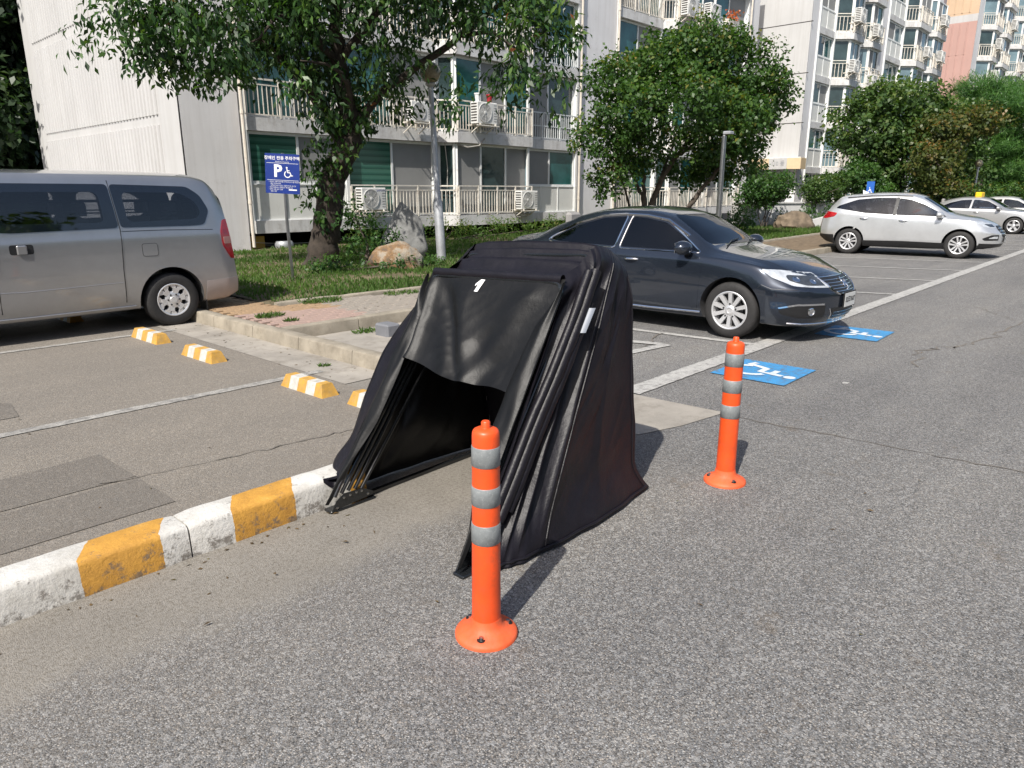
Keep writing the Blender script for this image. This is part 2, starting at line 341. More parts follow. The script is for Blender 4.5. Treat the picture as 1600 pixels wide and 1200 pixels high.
def carpaint(name, col, metal=.75, rough=.32, flake=.15, dirt=.0):
    m, nt, n, l, b = nodes(name); c = ocoord(n)
    sset(b, col=col, metal=metal, rough=rough, coat=1, crough=.03)
    f = nz(n, l, c, 1.2, 6, .7)
    lo = tuple(x*(1-flake) for x in col); g = ramp(n, l, f, [(.35, lo), (.65, col)])
    if dirt:
        s = n.new('ShaderNodeSeparateXYZ'); l.new(c, s.inputs[0])
        d = mth(n, l, 'MULTIPLY', mth(n, l, 'SUBTRACT', .75, s.outputs[2], clamp=True), dirt)
        d = mth(n, l, 'MULTIPLY', d, nz(n, l, c, 5, 7, .7)); g = mixc(n, l, d, g, (.22,.19,.15))
        l.new(mth(n, l, 'ADD', d, rough), b.inputs['Roughness'])
    l.new(g, b.inputs['Base Color']); return m
mat_p_sed = carpaint('paint_charcoal_blue', (.036,.046,.066), .65, .2)
mat_p_suv = carpaint('paint_silver', (.68,.69,.70), .6, .33)
mat_p_van = carpaint('paint_van_silver', (.42,.425,.44), .75, .3, dirt=.9)
mat_p_far = carpaint('paint_pale_silver', (.50,.50,.50), .6, .35)
mat_p_far2 = carpaint('paint_white_silver', (.62,.62,.61), .4, .35)
def tint_glass(name, tr, rough=.02):
    m, nt, n, l, b = nodes(name); t = n.new('ShaderNodeBsdfTransparent'); t.inputs['Color'].default_value = (*tr, 1)
    g = n.new('ShaderNodeBsdfGlossy'); g.inputs['Roughness'].default_value = rough
    fr = n.new('ShaderNodeFresnel'); fr.inputs['IOR'].default_value = 1.6; x = n.new('ShaderNodeMixShader')
    l.new(mth(n, l, 'MULTIPLY_ADD', fr.outputs[0], 1.15, .01, clamp=True), x.inputs[0])
    l.new(t.outputs[0], x.inputs[1]); l.new(g.outputs[0], x.inputs[2]); l.new(x.outputs[0], n['Material Output'].inputs['Surface']); return m
mat_gl_dark = tint_glass('privacy_glass', (.60,.61,.63))
mat_gl_mid = tint_glass('tinted_glass', (.55,.60,.66))
mat_gl_clear = tint_glass('windscreen_glass', (.78,.82,.85))
mat_lens = M('lamp_lens', (.62,.65,.68), .08, .35, var=.25, vs=16, coat=1)
mat_lensd = M('lamp_housing', (.10,.11,.12), .15, .6, var=.3, vs=20, coat=1)
mat_tail = M('tail_lamp_red', (.36,.008,.012), .15, var=.3, vs=14, coat=1)
mat_seat = M('seat_grey', (.26,.25,.24), .8, var=.1)
mat_trim = M('interior_dark', (.05,.05,.052), .7, var=.1)
mat_plate = M('plate_white', (.66,.66,.64), .4, var=.05)
mat_ink = M('ink_black', (.015,.015,.02), .5, var=0)
mat_ink_b = M('ink_blue', (.05,.08,.35), .5, var=0)
mat_yel = M('sign_yellow', (.80,.50,.02), .4, var=.05)
mat_pot_r = M('pot_red', (.35,.02,.03), .5, var=.1)
mat_flower = leafmat('flower_petal', [(0, (.45,.09,.04)), (1, (.6,.2,.08))])
mat_cable = M('cable_grey', (.35,.33,.30), .7, var=.2)
mat_ply = M('crate_yellow', (.42,.27,.06), .8, var=.2)
# ================================================================ THE SETTING
def sheet(name, poly, z, mat, parent=None, kind=None):
    m = MB(); m.add([(x, y, z) for x, y in poly], [tuple(range(len(poly)))]); o = m.build(name, mat, parent)
    if kind: o['kind'] = kind
    return o
def rect(x0, y0, x1, y1): return [(x0,y0),(x1,y0),(x1,y1),(x0,y1)]
road = sheet('asphalt_road', rect(-400,-400,500,500), 0, mat_road, kind='structure')
lot = sheet('parking_lot_asphalt', rect(-40,3.62,3.5,60), .004, mat_lot, kind='structure')
for poly in ([(-.6,4.95),(.9,4.93),(1.38,4.97),(1.4,4.4),(-.6,4.42)], [(-1.2,4.38),(1.4,4.36),(1.41,3.86),(-1.2,3.82)],
             [(-2,7.3),(.95,7.28),(1.3,6.75),(1.25,6.3),(-2,6.35)]):
    sheet('asphalt_patch', poly, .008, mat_patch, lot)
def wig(pts, w, n=10, amp=.02):
    m = MB(); out = []
    for (a, b) in zip(pts[:-1], pts[1:]):
        for k in range(n): out.append((a[0]+(b[0]-a[0])*k/n+random.gauss(0,amp), a[1]+(b[1]-a[1])*k/n+random.gauss(0,amp)))
    L = []; 
    for i, p in enumerate(out):
        q = out[min(i+1,len(out)-1)]; o = out[max(i-1,0)]; d = Vector((q[0]-o[0], q[1]-o[1])); d.normalize()
        ww = w*random.uniform(.25,1.2); L += [(p[0]-d.y*ww, p[1]+d.x*ww), (p[0]+d.y*ww, p[1]-d.x*ww)]
    return L
def crack(pts, w, z, parent, n=10, amp=.02):
    L = wig(pts, w, n, amp); m = MB(); m.add([(x,y,z) for x,y in L], [(2*i,2*i+1,2*i+3,2*i+2) for i in range(len(L)//2-1)]); m.build('crack', mat_patch, parent)
crack([(4.95,2.5),(5.05,1.6),(5.12,.6),(5.3,-.6)], .008, .004, road, 14, .012)
crack([(11.4,1.42),(9.3,1.62),(8.6,1.95),(7.6,1.77)], .014, .004, road, 12, .04)
crack([(7.5,4.5),(6.6,4.2),(5.4,4.15)], .012, .008, road, 12, .03)
crack([(1.2,4.40),(2.6,4.2),(3.45,4.16)], .007, .012, lot, 16, .012)
crack([(12.5,2.2),(11.4,1.42)], .01, .004, road, 10, .03)
# concrete strips
gutter = sheet('concrete_gutter', [(3.5,5.3),(3.98,5.3),(3.98,13),(3.5,13)], .006, mat_conc, kind='structure')
back = sheet('concrete_margin', [(-12,3.40),(3.6,3.40),(3.6,3.64),(2.4,3.66),(1.1,3.60),(-.2,3.66),(-12,3.63)], .010, mat_conc, kind='structure')
cross = sheet('concrete_crossing', [(4.12,2.62),(4.5,2.5),(5.02,2.42),(4.98,3.2),(4.95,5.6),(4.2,5.9)], .005, mat_conc, kind='structure')
# painted markings
def line(p, q, w, mat, z=.009, parent=road, name='painted_line'):
    p = Vector(p); q = Vector(q); d = (q-p).normalized(); n = Vector((-d.y, d.x))*w/2; L = (q-p).length; k = max(2, int(L/.08)); m = MB(); vs = []
    for i in range(k+1):
        c = p+(q-p)*i/k; e = random.uniform(-.006,.006); f = random.uniform(-.006,.006); vs += [(c+n*(1+e/w*2)).to_tuple()+(z,), (c-n*(1+f/w*2)).to_tuple()+(z,)]
    m.add(vs, [(2*i,2*i+1,2*i+3,2*i+2) for i in range(k)]); return m.build(name, mat, parent)
line((-6,5.87),(3.62,5.87), .11, mat_line_w, .010, lot)
line((-6,9.05),(3.56,9.05), .10, mat_line_w, .010, lot)
line((5.0,3.29),(34,3.62), .20, mat_line, .009)
line((7.62,3.4),(7.1,8.6), .11, mat_line, .008)
line((10.4,3.42),(10.2,8.4), .11, mat_line, .008)
for xx in (13.13,15.69,18.18,20.7,23.3,25.9,28.5,31.1):
    a = (xx, 3.43+.012*(xx-10)); b = (xx-1.35, a[1]+4.3)
    line(a, b, .11, mat_line, .008)
# stencilled mark on the stall floor beside the shelter (only its corner shows)
line((5.95,4.22),(6.95,4.10), .12, mat_line, .010); line((6.92,4.16),(6.75,4.75), .13, mat_line, .011); line((5.6,4.55),(6.35,4.5), .12, mat_line, .010)
def stroke(m, pts, w, z, tf):
    P = [Vector(p) for p in pts]; vs = []
    for i, p in enumerate(P):
        d = (P[min(i+1,len(P)-1)]-P[max(i-1,0)]).normalized(); n = Vector((-d.y, d.x))*w/2; vs += [tf(p+n, z), tf(p-n, z)]
    m.add(vs, [(2*i,2*i+1,2*i+3,2*i+2) for i in range(len(P)-1)])
def wheelchair(m, tf, z=0, w=.085):
    stroke(m, [(.36,.80),(.38,.66),(.42,.46),(.66,.46)], w, z, tf); stroke(m, [(.39,.64),(.62,.64)], w*.9, z+.0008, tf)
    stroke(m, [(.64,.48),(.80,.14),(.93,.20)], w, z+.0008, tf)
    stroke(m, [(.42+.29*math.cos(R(a)), .30+.29*math.sin(R(a))) for a in range(118, 352, 12)], w, z+.0016, tf)
    m.add([tf(Vector((.35+.085*math.cos(R(a)), .91+.085*math.sin(R(a)))), z) for a in range(0,360,24)], [tuple(range(15))])
for (cx, cy, hx, hy, ang) in ((6.485,2.77,.385,.355,.01), (9.1,2.80,.385,.35,.03)):
    ca, sa = math.cos(ang), math.sin(ang)
    q = [(cx+ca*x-sa*y, cy+sa*x+ca*y) for x, y in ((-hx,-hy),(hx,-hy),(hx,hy),(-hx,hy))]
    bl = sheet('blue_parking_square', q, .0085 if cx < 8 else .0086, mat_blue, road)
    m = MB(); tf = lambda p, z: (cx+(p.x-.48)*.62, cy-(p.y-.48)*.66, .0125+z)
    wheelchair(m, tf, 0, .10); m.build('wheelchair_symbol', mat_sym, bl)
m = MB(); m.add([(6.6+.05*math.cos(a)*random.uniform(.6,1.2), 2.05+.03*math.sin(a)*random.uniform(.6,1.2), .004) for a in [i*.6 for i in range(10)]], [tuple(range(10))]); m.build('paint_fleck', mat_line, road)
# painted kerb (blocks with joints)
kb = bpy.data.objects.new('painted_kerb', None); COL.objects.link(kb); kb['kind'] = 'structure'; reg(kb, (0,0,0))
def kerb_block(parent, a, b, mat, name='kerb_block', c=.018, n=10, axis=0):
    # long block along axis with rounded, slightly chipped edges
    x0, y0, z0 = a; x1, y1, z1 = b; m = MB(); vs = []; rng = random.Random(int(x0*100+y0*37))
    prof = [(y0-.012 if axis == 0 else x0-.012, z0), ((y0 if axis == 0 else x0), z1-c), ((y0 if axis == 0 else x0)+c*.35, z1-c*.35), ((y0 if axis == 0 else x0)+c, z1),
            ((y1 if axis == 0 else x1)-c, z1), ((y1 if axis == 0 else x1)-c*.3, z1-c*.35), ((y1 if axis == 0 else x1), z1-c), ((y1 if axis == 0 else x1), z0)]
    s0, s1 = (x0, x1) if axis == 0 else (y0, y1); np_ = len(prof)
    for i in range(n+1):
        s = s0+(s1-s0)*i/n; e = .012 if i in (0, n) else 0
        for k, (p, z) in enumerate(prof):
            j = rng.uniform(-.003,.003); pp = p+j+(e if k < 4 else -e)*.6; zz = z+(rng.uniform(-.003,.002)-e*.4 if 0 < k < np_-1 else 0)
            vs.append((s, pp, zz) if axis == 0 else (pp, s, zz))
    fs = [(i*np_+k, (i+1)*np_+k, (i+1)*np_+k+1, i*np_+k+1) for i in range(n) for k in range(np_-1)]
    if axis == 1: fs = [f[::-1] for f in fs]
    fs += [tuple(range(np_)), tuple(n*np_+k for k in range(np_-1,-1,-1))]
    m.add(vs, fs); return m.build(name, mat, parent, smooth=True, angle=50)
for k in range(-5, 3):
    x0 = 1.208+(k-1)*1.0; x1 = x0+.992
    if x0 > 2.1: continue
    kerb_block(kb, (x0,3.18,-.01), (min(x1,2.5),3.385,.160), mat_kerb, c=.022, n=14)
# sidewalk kerbs, concrete
kc = bpy.data.objects.new('concrete_kerb', None); COL.objects.link(kc); kc['kind'] = 'structure'; reg(kc, (0,0,0))
y = 4.9
while y < 13: kerb_block(kc, (3.99,y,-.01), (4.15,y+.99,.15), mat_kconc, n=9, axis=1); y += 1.0
x = 4.16
while x < 40:
    yy = 7.42+max(0, x-18)*.02; kerb_block(kc, (x,yy,-.01), (x+.99,yy+.15,.148), mat_kconc, n=8); x += 1.0
x = 5.0
while x < 31:
    y0 = 9.1 + (-.14*(x-5)/2.2 if x < 7.2 else -.14+.062*(x-7.2)); kerb_block(kc, (x,y0,.05), (x+.99,y0+.10,.185), mat_kconc, n=5, c=.02); x += 1.0
# sidewalk bed and its pavers
walk = sheet('sidewalk', [(4.15,7.57),(18,7.57),(45,8.1),(45,11),(28,10.3),(18,9.7),(7.2,8.97),(5.0,9.1),(5.0,13),(4.15,13)], .128, mat_soil, kind='structure')
pm = {}
for nm, mt in (('r', mat_red_b), ('t', mat_tan_b), ('g', mat_gry_b)):
    b = MB(); b.cbox((-.098,-.048,-.04), (.098,.048,0), .006); pm[nm] = b.mesh('paver', mt)
far = MB(); cnt = 0; rng = random.Random(3)
jj = 0; y = 7.62
while y < 11.6:
    x = 4.16+(.1 if jj % 2 else 0)+.1
    while x < 19:
        edge = 9.1-.14*(x-5)/2.2 if x < 7.2 else 8.96+.062*(x-7.2)
        if y < edge-.06 or (x < 4.94):
            kind = 't' if y > 8.75-.3*(x-4.2) and x < 5.5 and y > 8.35 else ('r' if x < 5.42+.0*y else 'g')
            z = .150+rng.uniform(-.003,.003)
            if x < 8.3 and cnt < 300:
                o = bpy.data.objects.new('paver', pm[kind]); COL.objects.link(o); o.parent = walk
                o.location = (x, y, z); o.rotation_euler = (rng.gauss(0,.012), rng.gauss(0,.01), rng.gauss(0,.012)); cnt += 1
            else: far.cbox((x-.098,y-.048,.10), (x+.098,y+.048,z), .006, 2 if kind == 'g' else (1 if kind == 't' else 0))
        x += .203
    y += .1015; jj += 1
fo = far.build('paver_field', [mat_red_b, mat_tan_b, mat_gry_b], walk); fo['kind'] = 'stuff'
# planter bed between the kerbs and the small grey block standing there
sheet('dirt_strip', [(4.16,5.4),(6.9,5.6),(7.0,7.41),(4.16,7.41)], .007, mat_soil if False else mat_conc, kind='structure')
# lawn
lawn_front = lambda x: (9.16 if x < 5.0 else 9.2-.14*(x-5)/2.2 if x < 7.2 else 9.06+.062*(x-7.2))
def lawn_z(x, y): return .15+.035*noise.noise(Vector((x*.5, y*.5, 0)))+.03*min(1, max(0, (y-lawn_front(x))/.6))
m = MB()
def lf(u, v):
    x = 4.95+u*27; y0 = lawn_front(x); y1 = 19.3; y = y0+(y1-y0)*v; return (x, y, lawn_z(x, y))
m.grid(lf, 90, 40); lawn = m.build('lawn', mat_turf, smooth=True); lawn['kind'] = 'structure'

def leaf_mesh(name, P, D, N, L, Wd, mat, rnd, parent=None, fold=.15, kind=None):
    n = len(P); D = D/np.linalg.norm(D, axis=1, keepdims=True); Sd = np.cross(D, N); Sd /= (np.linalg.norm(Sd, axis=1, keepdims=True)+1e-9); Nn = np.cross(Sd, D)
    L = L[:, None]; Wd = Wd[:, None]; mid = P+D*L*.45
    V = np.stack([P, mid+Sd*Wd*.5+Nn*Wd*fold, P+D*L-Nn*L*.12, mid-Sd*Wd*.5+Nn*Wd*fold], 1).reshape(-1, 3)
    base = BASE.get(parent.name, Vector((0,0,0))) if parent else Vector((0,0,0)); V = V-np.array(base)
    me = bpy.data.meshes.new(name); me.vertices.add(4*n); me.vertices.foreach_set('co', V.astype(np.float32).ravel())
    me.loops.add(4*n); me.loops.foreach_set('vertex_index', np.arange(4*n, dtype=np.int32))
    me.polygons.add(n); me.polygons.foreach_set('loop_start', np.arange(0, 4*n, 4, dtype=np.int32)); me.polygons.foreach_set('loop_total', np.full(n, 4, np.int32))
    me.update(calc_edges=True); a = me.attributes.new('rnd', 'FLOAT', 'FACE'); a.data.foreach_set('value', np.clip(rnd, 0, 1).astype(np.float32))
    me.materials.append(mat); o = link_mesh(name, me, parent)
    if kind: o['kind'] = kind
    return o
rs = np.random.RandomState(5)
def grass(name, n, xr, yf, hmin, hmax, dens, parent=None, mat=mat_grass, zoff=0):
    xs = xr[0]+(xr[1]-xr[0])*rs.rand(n)**1.0; ys = np.array([yf(x)[0]+(yf(x)[1]-yf(x)[0])*r for x, r in zip(xs, rs.rand(n)**1.3)])
    keep = np.array([noise.noise(Vector((x*.9, y*.9, 3)))+rs.rand()*1.0 > dens for x, y in zip(xs, ys)]); xs = xs[keep]; ys = ys[keep]; n = len(xs)
    zs = np.array([lawn_z(x, y)-.01 for x, y in zip(xs, ys)])+zoff
    P = np.stack([xs, ys, zs], 1); D = np.stack([rs.normal(0,.4,n), rs.normal(0,.4,n), np.ones(n)], 1); N = np.stack([rs.normal(0,1,n), rs.normal(0,1,n), rs.normal(0,.2,n)], 1)
    tone = np.array([.5+.5*noise.noise(Vector((x*.7, y*.7, 9))) for x, y in zip(xs, ys)])
    return leaf_mesh(name, P, D, N, rs.uniform(hmin,hmax,n), rs.uniform(.012,.03,n), mat, .65*tone+.35*rs.rand(n), parent, .1)
g = grass('grass', 52000, (5.0,16), lambda x: (lawn_front(x)+.02, 18.0), .04, .13, .42); tag(g, 'short green grass on the lawn in front of the white block', 'grass', kind='stuff')
g = grass('grass', 26000, (16,31.5), lambda x: (lawn_front(x)+.02, 17.4), .07, .2, .15); tag(g, 'short green grass on the far lawn beyond the dark sedan', 'grass', kind='stuff')
def tuft(x, y, r, n, h, name='weed_tuft', label='', z=.15):
    ang = rs.rand(n)*6.28; rr = r*np.sqrt(rs.rand(n)); P = np.stack([x+rr*np.cos(ang)*1.6, y+rr*np.sin(ang), np.full(n, z)], 1)
    D = np.stack([rs.normal(0,.8,n), rs.normal(0,.8,n), np.ones(n)*.8], 1); N = rs.normal(0,1,(n,3))
    o = leaf_mesh(name, P, D, N, rs.uniform(h*.5,h,n), rs.uniform(.01,.022,n), mat_grass, rs.rand(n)*.8); tag(o, label, 'weeds')
tuft(4.42,8.28,.11,160,.09, label='low green weed tuft in the red paving, nearest the kerb corner')
tuft(4.45,7.82,.06,70,.06, label='small weed tuft beside the inner kerb corner')
tuft(5.6,8.93,.2,260,.09, label='weeds creeping from the lawn edging over the paving')
tuft(6.9,8.75,.2,200,.07, label='thin weeds along the lawn edging behind the shelter')
tuft(3.75,6.02,.035,40,.05, label='tiny weed in the concrete gutter beside a worn white line', z=.006)
tuft(5.1,7.2,.12,120,.07, label='weeds at the foot of the inner kerb near the grey block', z=.006)
gb = MB(); gb.cbox((5.06,6.72,.007), (5.26,6.97,.15), .02); o = gb.build('concrete_block', M('block_grey', (.16,.165,.18), .8, bp=.4, bs=50), loc=(5.08,6.87,.007)); tag(o, 'small grey concrete block standing behind the inner kerb', 'block')
# ================================================================ BUILDINGS
class LB:       # boxes in a frame running along a facade edge p>q, n points outwards (to the right of p>q seen from above)
    def __init__(s, p, q):
        s.p = Vector(p); d = Vector(q)-s.p; s.L = d.length; s.d = d/s.L; s.n = Vector((s.d.y, -s.d.x)); s.mb = MB()
    def pt(s, a, n, z): w = s.p+s.d*a+s.n*n; return (w.x, w.y, z)
    def box(s, a0, n0, z0, a1, n1, z1, mi=None):
        v = [s.pt(a,n,z) for z in (z0,z1) for a,n in ((a0,n1),(a1,n1),(a1,n0),(a0,n0))]
        s.mb.add(v, [(0,3,2,1),(4,5,6,7),(0,1,5,4),(1,2,6,5),(2,3,7,6),(3,0,4,7)], mi); return s
PANE = dict(b=mat_blind, s=mat_screen, t=mat_teal, d=mat_dglass, p=mat_bglass)
def window(B, p, q, z0, z1, panes, inset=.1, ft=.072, split=None, frame=mat_frame):
    w = LB(p, q); L = w.L; n1 = -inset; n0 = -inset-.09; k = len(panes); ws = split or [1/k]*k
    w.box(0,n0,z0,L,n1,z0+ft); w.box(0,n0,z1-ft,L,n1,z1); w.box(0,n0,z0+ft,ft,n1,z1-ft); w.box(L-ft,n0,z0+ft,L,n1,z1-ft)
    a = 0; cuts = []
    for i in range(k):
        b = a+ws[i]*L; cuts.append((max(a,ft/2), min(b,L-ft/2)))
        if i < k-1: w.box(b-ft/2,n0,z0+ft,b+ft/2,n1-.012,z1-ft)
        a = b
    o = w.mb.build('window', frame, B)
    for i, c in enumerate(panes):
        a, b = cuts[i]; off = n1-.05 if i % 2 else n1-.035; g = LB(p, q)
        g.box(a,off-.012,z0+ft*.6,b,off,z1-ft*.6); g.mb.build('pane', PANE[c], o)
    return o
def railing(B, p, q, z0, z1, mat=mat_rail, pitch=.125, out=.02, mid=False, bw=.017):
    w = LB(p, q); L = w.L; n0 = out; n1 = out+.04
    w.box(0,n0,z1-.04,L,n1,z1); w.box(0,n0,z0+.05,L,n1,z0+.085)
    if not mid: w.box(0,n0+.005,z1-.17,L,n1-.005,z1-.14)
    else: w.box(0,n0+.005,(z0+z1)/2-.015,L,n1-.005,(z0+z1)/2+.015)
    np_ = max(1, round(L/.95))
    for i in range(np_+1):
        a = min(max(i*L/np_, .025), L-.025); w.box(a-.025,n0-.006,z0,a+.025,n1+.006,z1)
    nb = int(L/pitch); top = z1-.04 if mid else z1-.17
    for i in range(1, nb):
        a = i*L/nb; w.box(a-bw/2,n0+.01,z0+.085,a+bw/2,n1-.01,top)
    return w.mb.build('railing', mat, B)
def panels(B, p, q, z0, z1, n, mat=mat_panel, single=True):
    w0 = LB(p, q); L = w0.L; allp = LB(p, q)
    for i in range(n):
        t = LB(p, q) if single else allp; t.box(i*L/n+.02,-.06,z0+.03,(i+1)*L/n-.02,-.02,z1-.03)
        if single: t.mb.build('spandrel_panel', mat, B)
    if not single: allp.mb.build('spandrel_panel', mat, B)
    f = LB(p, q); f.box(0,-.05,z0,L,.0,z0+.03); f.box(0,-.05,z1-.03,L,.0,z1)
    for i in range(n+1): a = min(max(i*L/n, .022), L-.022); f.box(a-.022,-.05,z0+.03,a+.022,.0,z1-.03)
    f.mb.build('panel_frame', mat_frame, B)
def floor_seg(B, x0, x1, Y, zf, zt, kind, panes, bottom, depth=.5, ch=.4, sides='l', detail=2, cols=(mat_rail, mat_rail_b)):
    """one bay of one storey; zf slab top, zt underside of the slab above"""
    sill = zf+.95; rng = random.Random(int(x0*31+zf*77))
    if kind == 'flat':
        P = [((x0,Y),(x1,Y))]; slab = [(x0,Y-.06),(x1,Y-.06),(x1,Y+.4),(x0,Y+.4)]
    else:
        xa = x0+(ch if 'l' in sides else 0); xb = x1-(ch if 'r' in sides else 0)
        P = [((x0,Y),(xa,Y-depth)), ((xa,Y-depth),(xb,Y-depth)), ((xb,Y-depth),(x1,Y))]
        if xa == x0: P[0] = ((x0,Y),(x0,Y-depth))
        if xb == x1: P[2] = ((x1,Y-depth),(x1,Y))
        slab = [(x0,Y+.4),(x0,Y-.06),(xa,Y-depth-.06),(xb,Y-depth-.06),(x1,Y-.06),(x1,Y+.4)]
    m = MB(); m.prism(slab, zf-.33, zf); m.build('balcony_slab', mat_beam, B)
    m = MB(); c = [(a, b+.22) for a, b in slab] if kind != 'flat' else [(x0,Y+.2),(x1,Y+.2),(x1,Y+.4),(x0,Y+.4)]
    for i, (p, q) in enumerate(P):
        if kind != 'flat' and i != 1: pn = 'p' if rng.random() < .5 else 'd'
        else: pn = panes
        L = (Vector(q)-Vector(p)).length
        if bottom == 'panel':
            panels(B, p, q, zf, sill, max(1, round(L/.95)), single=detail > 1)
            window(B, p, q, sill, zt, pn, .03)
        else:
            window(B, p, q, zf+.02, zt, pn, .12)
            if not (kind != 'flat' and i == 0 and detail > 1 and 'l' not in sides):
                railing(B, p, q, zf, sill, cols[1] if bottom == 'railw' else cols[0], .125 if detail > 1 else .2, mid=bottom == 'railw', bw=.018 if detail > 1 else .03)
def ribs(B, X, y0, y1, z0, z1, mat, pitch=.22, d=.036, name='gable_panel'):
    m = MB(); y = y0
    m.box((X-.008,y0,z0), (X+.01,y1,z1))
    while y < y1-.1:
        w = .105; v = [(X-.008,y,z0),(X-d-.008,y+.02,z0),(X-d-.008,y+w-.02,z0),(X-.008,y+w,z0),(X-.008,y,z1),(X-d-.008,y+.02,z1),(X-d-.008,y+w-.02,z1),(X-.008,y+w,z1)]
        m.add(v, [(0,1,5,4),(1,2,6,5),(2,3,7,6),(0,3,2,1),(4,5,6,7)]); y += pitch
    return m.build(name, mat, B)
def wallbox(B, a, b, mat=mat_wall, name='wall'):
    m = MB(); m.box(a, b); return m.build(name, mat, B)
# ---------------- first block
Y1 = 18.2; Z0 = .92; H1 = 2.6
B1 = thing('apartment_building', (7.87,18.2,0), 'long white apartment block with ribbed gable, balconies and dark crawl space behind the cherry tree', 'building')
TOP1 = Z0+H1*4-.34
wallbox(B1, (7.9,18.62,.58), (38,29.4,TOP1+2.6), mat_wall)
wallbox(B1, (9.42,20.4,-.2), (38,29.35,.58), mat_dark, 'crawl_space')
wallbox(B1, (7.9,18.62,-.2), (9.42,29.4,.578), mat_wall)
wallbox(B1, (7.87,Y1,-.2), (9.38,18.66,TOP1+2.6), mat_wall)
wallbox(B1, (23.2,Y1,-.2), (25.65,18.66,TOP1+2.6), mat_wall)
wallbox(B1, (36.9,Y1,-.2), (38.05,18.66,TOP1+2.6), mat_wall)
wallbox(B1, (7.86,18.2,-.2), (7.9,29.42,TOP1+2.6), mat_wall_w, 'gable_wall')
for z0, z1 in ((.6,3.28), (3.52,6.02), (6.27,8.75), (9.0,11.5)): ribs(B1, 7.86, 19.35, 28.5, z0, z1, mat_wall_w)
for x0 in (9.42, 12.45, 16.12, 20.05, 22.98): pass
secA = [(9.55,12.48,'flat',['bs','td','st','sb'],['panel','rail','railw','rail'],None),
        (12.6,15.95,'flat',['bs','ts','sd','st'],['rail','rail','rail','rail'],None),
        (16.0,20.0,'bay',['sds','tst','sts','tsd'],['rail','rail','rail','rail'],'l'),
        (20.1,23.12,'flat',['st','sd','st','ts'],['panel','railw','railw','railw'],None)]
secB = [(25.75,28.9,'flat',['st','ts','ts','st'],['rail','railw','rail','rail'],None),
        (28.95,33.2,'bay',['sts','tsd','sts','std'],['rail','rail','rail','rail'],'lr'),
        (33.3,36.8,'flat',['st','tt','st','ts'],['rail','panel','rail','railw'],None)]
for sec in (secA, secB):
    for (x0, x1, kind, pn, bt, sd_) in sec:
        for k in range(4):
            zf = Z0+H1*k
            floor_seg(B1, x0, x1, Y1, zf, zf+H1-.34, kind, pn[k], bt[k], sides=sd_ or '')
    x0, x1 = sec[0][0]-.1, sec[-1][1]+.05
    m = MB(); m.box((x0-.08,Y1-.1,TOP1), (x1+.06,18.7,TOP1+2.6)); m.build('parapet', mat_wall, B1)
    cols = [s[0]-.06 for s in sec]+[sec[-1][1]+.05]
    for c in cols: wallbox(B1, (c-.055,Y1-.03,.6), (c+.055,18.6,TOP1), mat_frame, 'column')
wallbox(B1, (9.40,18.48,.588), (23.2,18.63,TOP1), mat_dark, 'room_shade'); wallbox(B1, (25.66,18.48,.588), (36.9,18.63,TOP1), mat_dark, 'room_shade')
# drain pipes
for (x, y) in ((9.40,18.05), (23.28,18.1), (25.62,18.08), (36.95,18.08)):
    m = MB(); m.tube([(x,y,.25),(x,y,TOP1+1.4)], .045, 8)
    for z in (1.4,3.6,6.2,8.6): m.tube([(x,y,z-.04),(x,y,z+.04)], .058, 8)
    m.build('drain_pipe', mat_pipe, B1, smooth=True)
m = MB()     # slack cables under the lowest balcony
for k in range(6):
    z = .38-.05*k; pts = [(9.3+3.6*t, 18.3+.3*k+.2*math.sin(3*t), z-.12*math.sin(math.pi*t)-.04*k*t) for t in [i/14 for i in range(15)]]; m.tube(pts, .011, 5)
m.tube([(16.35,17.9,3.2),(16.8,17.62,3.05),(17.3,17.6,3.12),(17.55,17.6,3.35)], .025, 6); m.tube([(16.2,18.05,3.2),(16.25,18.0,2.4),(16.2,18.0,1.4),(16.3,17.98,.7),(16.1,17.95,.45)], .014, 6)
m.tube([(18.8,17.5,1.6),(18.75,17.45,1.1),(19.0,17.5,.8),(19.5,17.5,.82),(19.7,17.55,1.0)], .02, 6)
m.build('cables', mat_cable, B1, smooth=True)
# ---------------- second block
B2 = thing('apartment_building', (40,16.3,0), 'white apartment block with entrance canopy, its blank end wall catching the sun', 'building')
wallbox(B2, (40.05,16.75,3.4), (64.5,27,22), mat_wall, 'wall'); wallbox(B2, (42,19.2,-.2), (64.5,27,3.4), mat_wall, 'wall')
wallbox(B2, (40.0,16.28,3.42), (40.05,27,22), mat_wall_w, 'gable_wall')
wallbox(B2, (40.0,16.28,-.2), (40.9,16.8,3.42), mat_wall, 'porch_pier'); wallbox(B2, (41.9,16.8,-.2), (42.02,19.3,3.4), mat_wall, 'porch_wall')
for z in (5.2,7.66,10.12,12.6): wallbox(B2, (39.992,16.2,z), (40.06,26.98,z+.035), mat_dark, 'joint')
wallbox(B2, (40.06,16.3,3.42), (41.0,16.8,22)); wallbox(B2, (49.75,16.3,.2), (51.9,16.8,22)); wallbox(B2, (63.2,16.3,.2), (64.4,16.8,22), M('trim_mauve', (.40,.33,.33), .9))
H2 = 2.36; rng = random.Random(11)
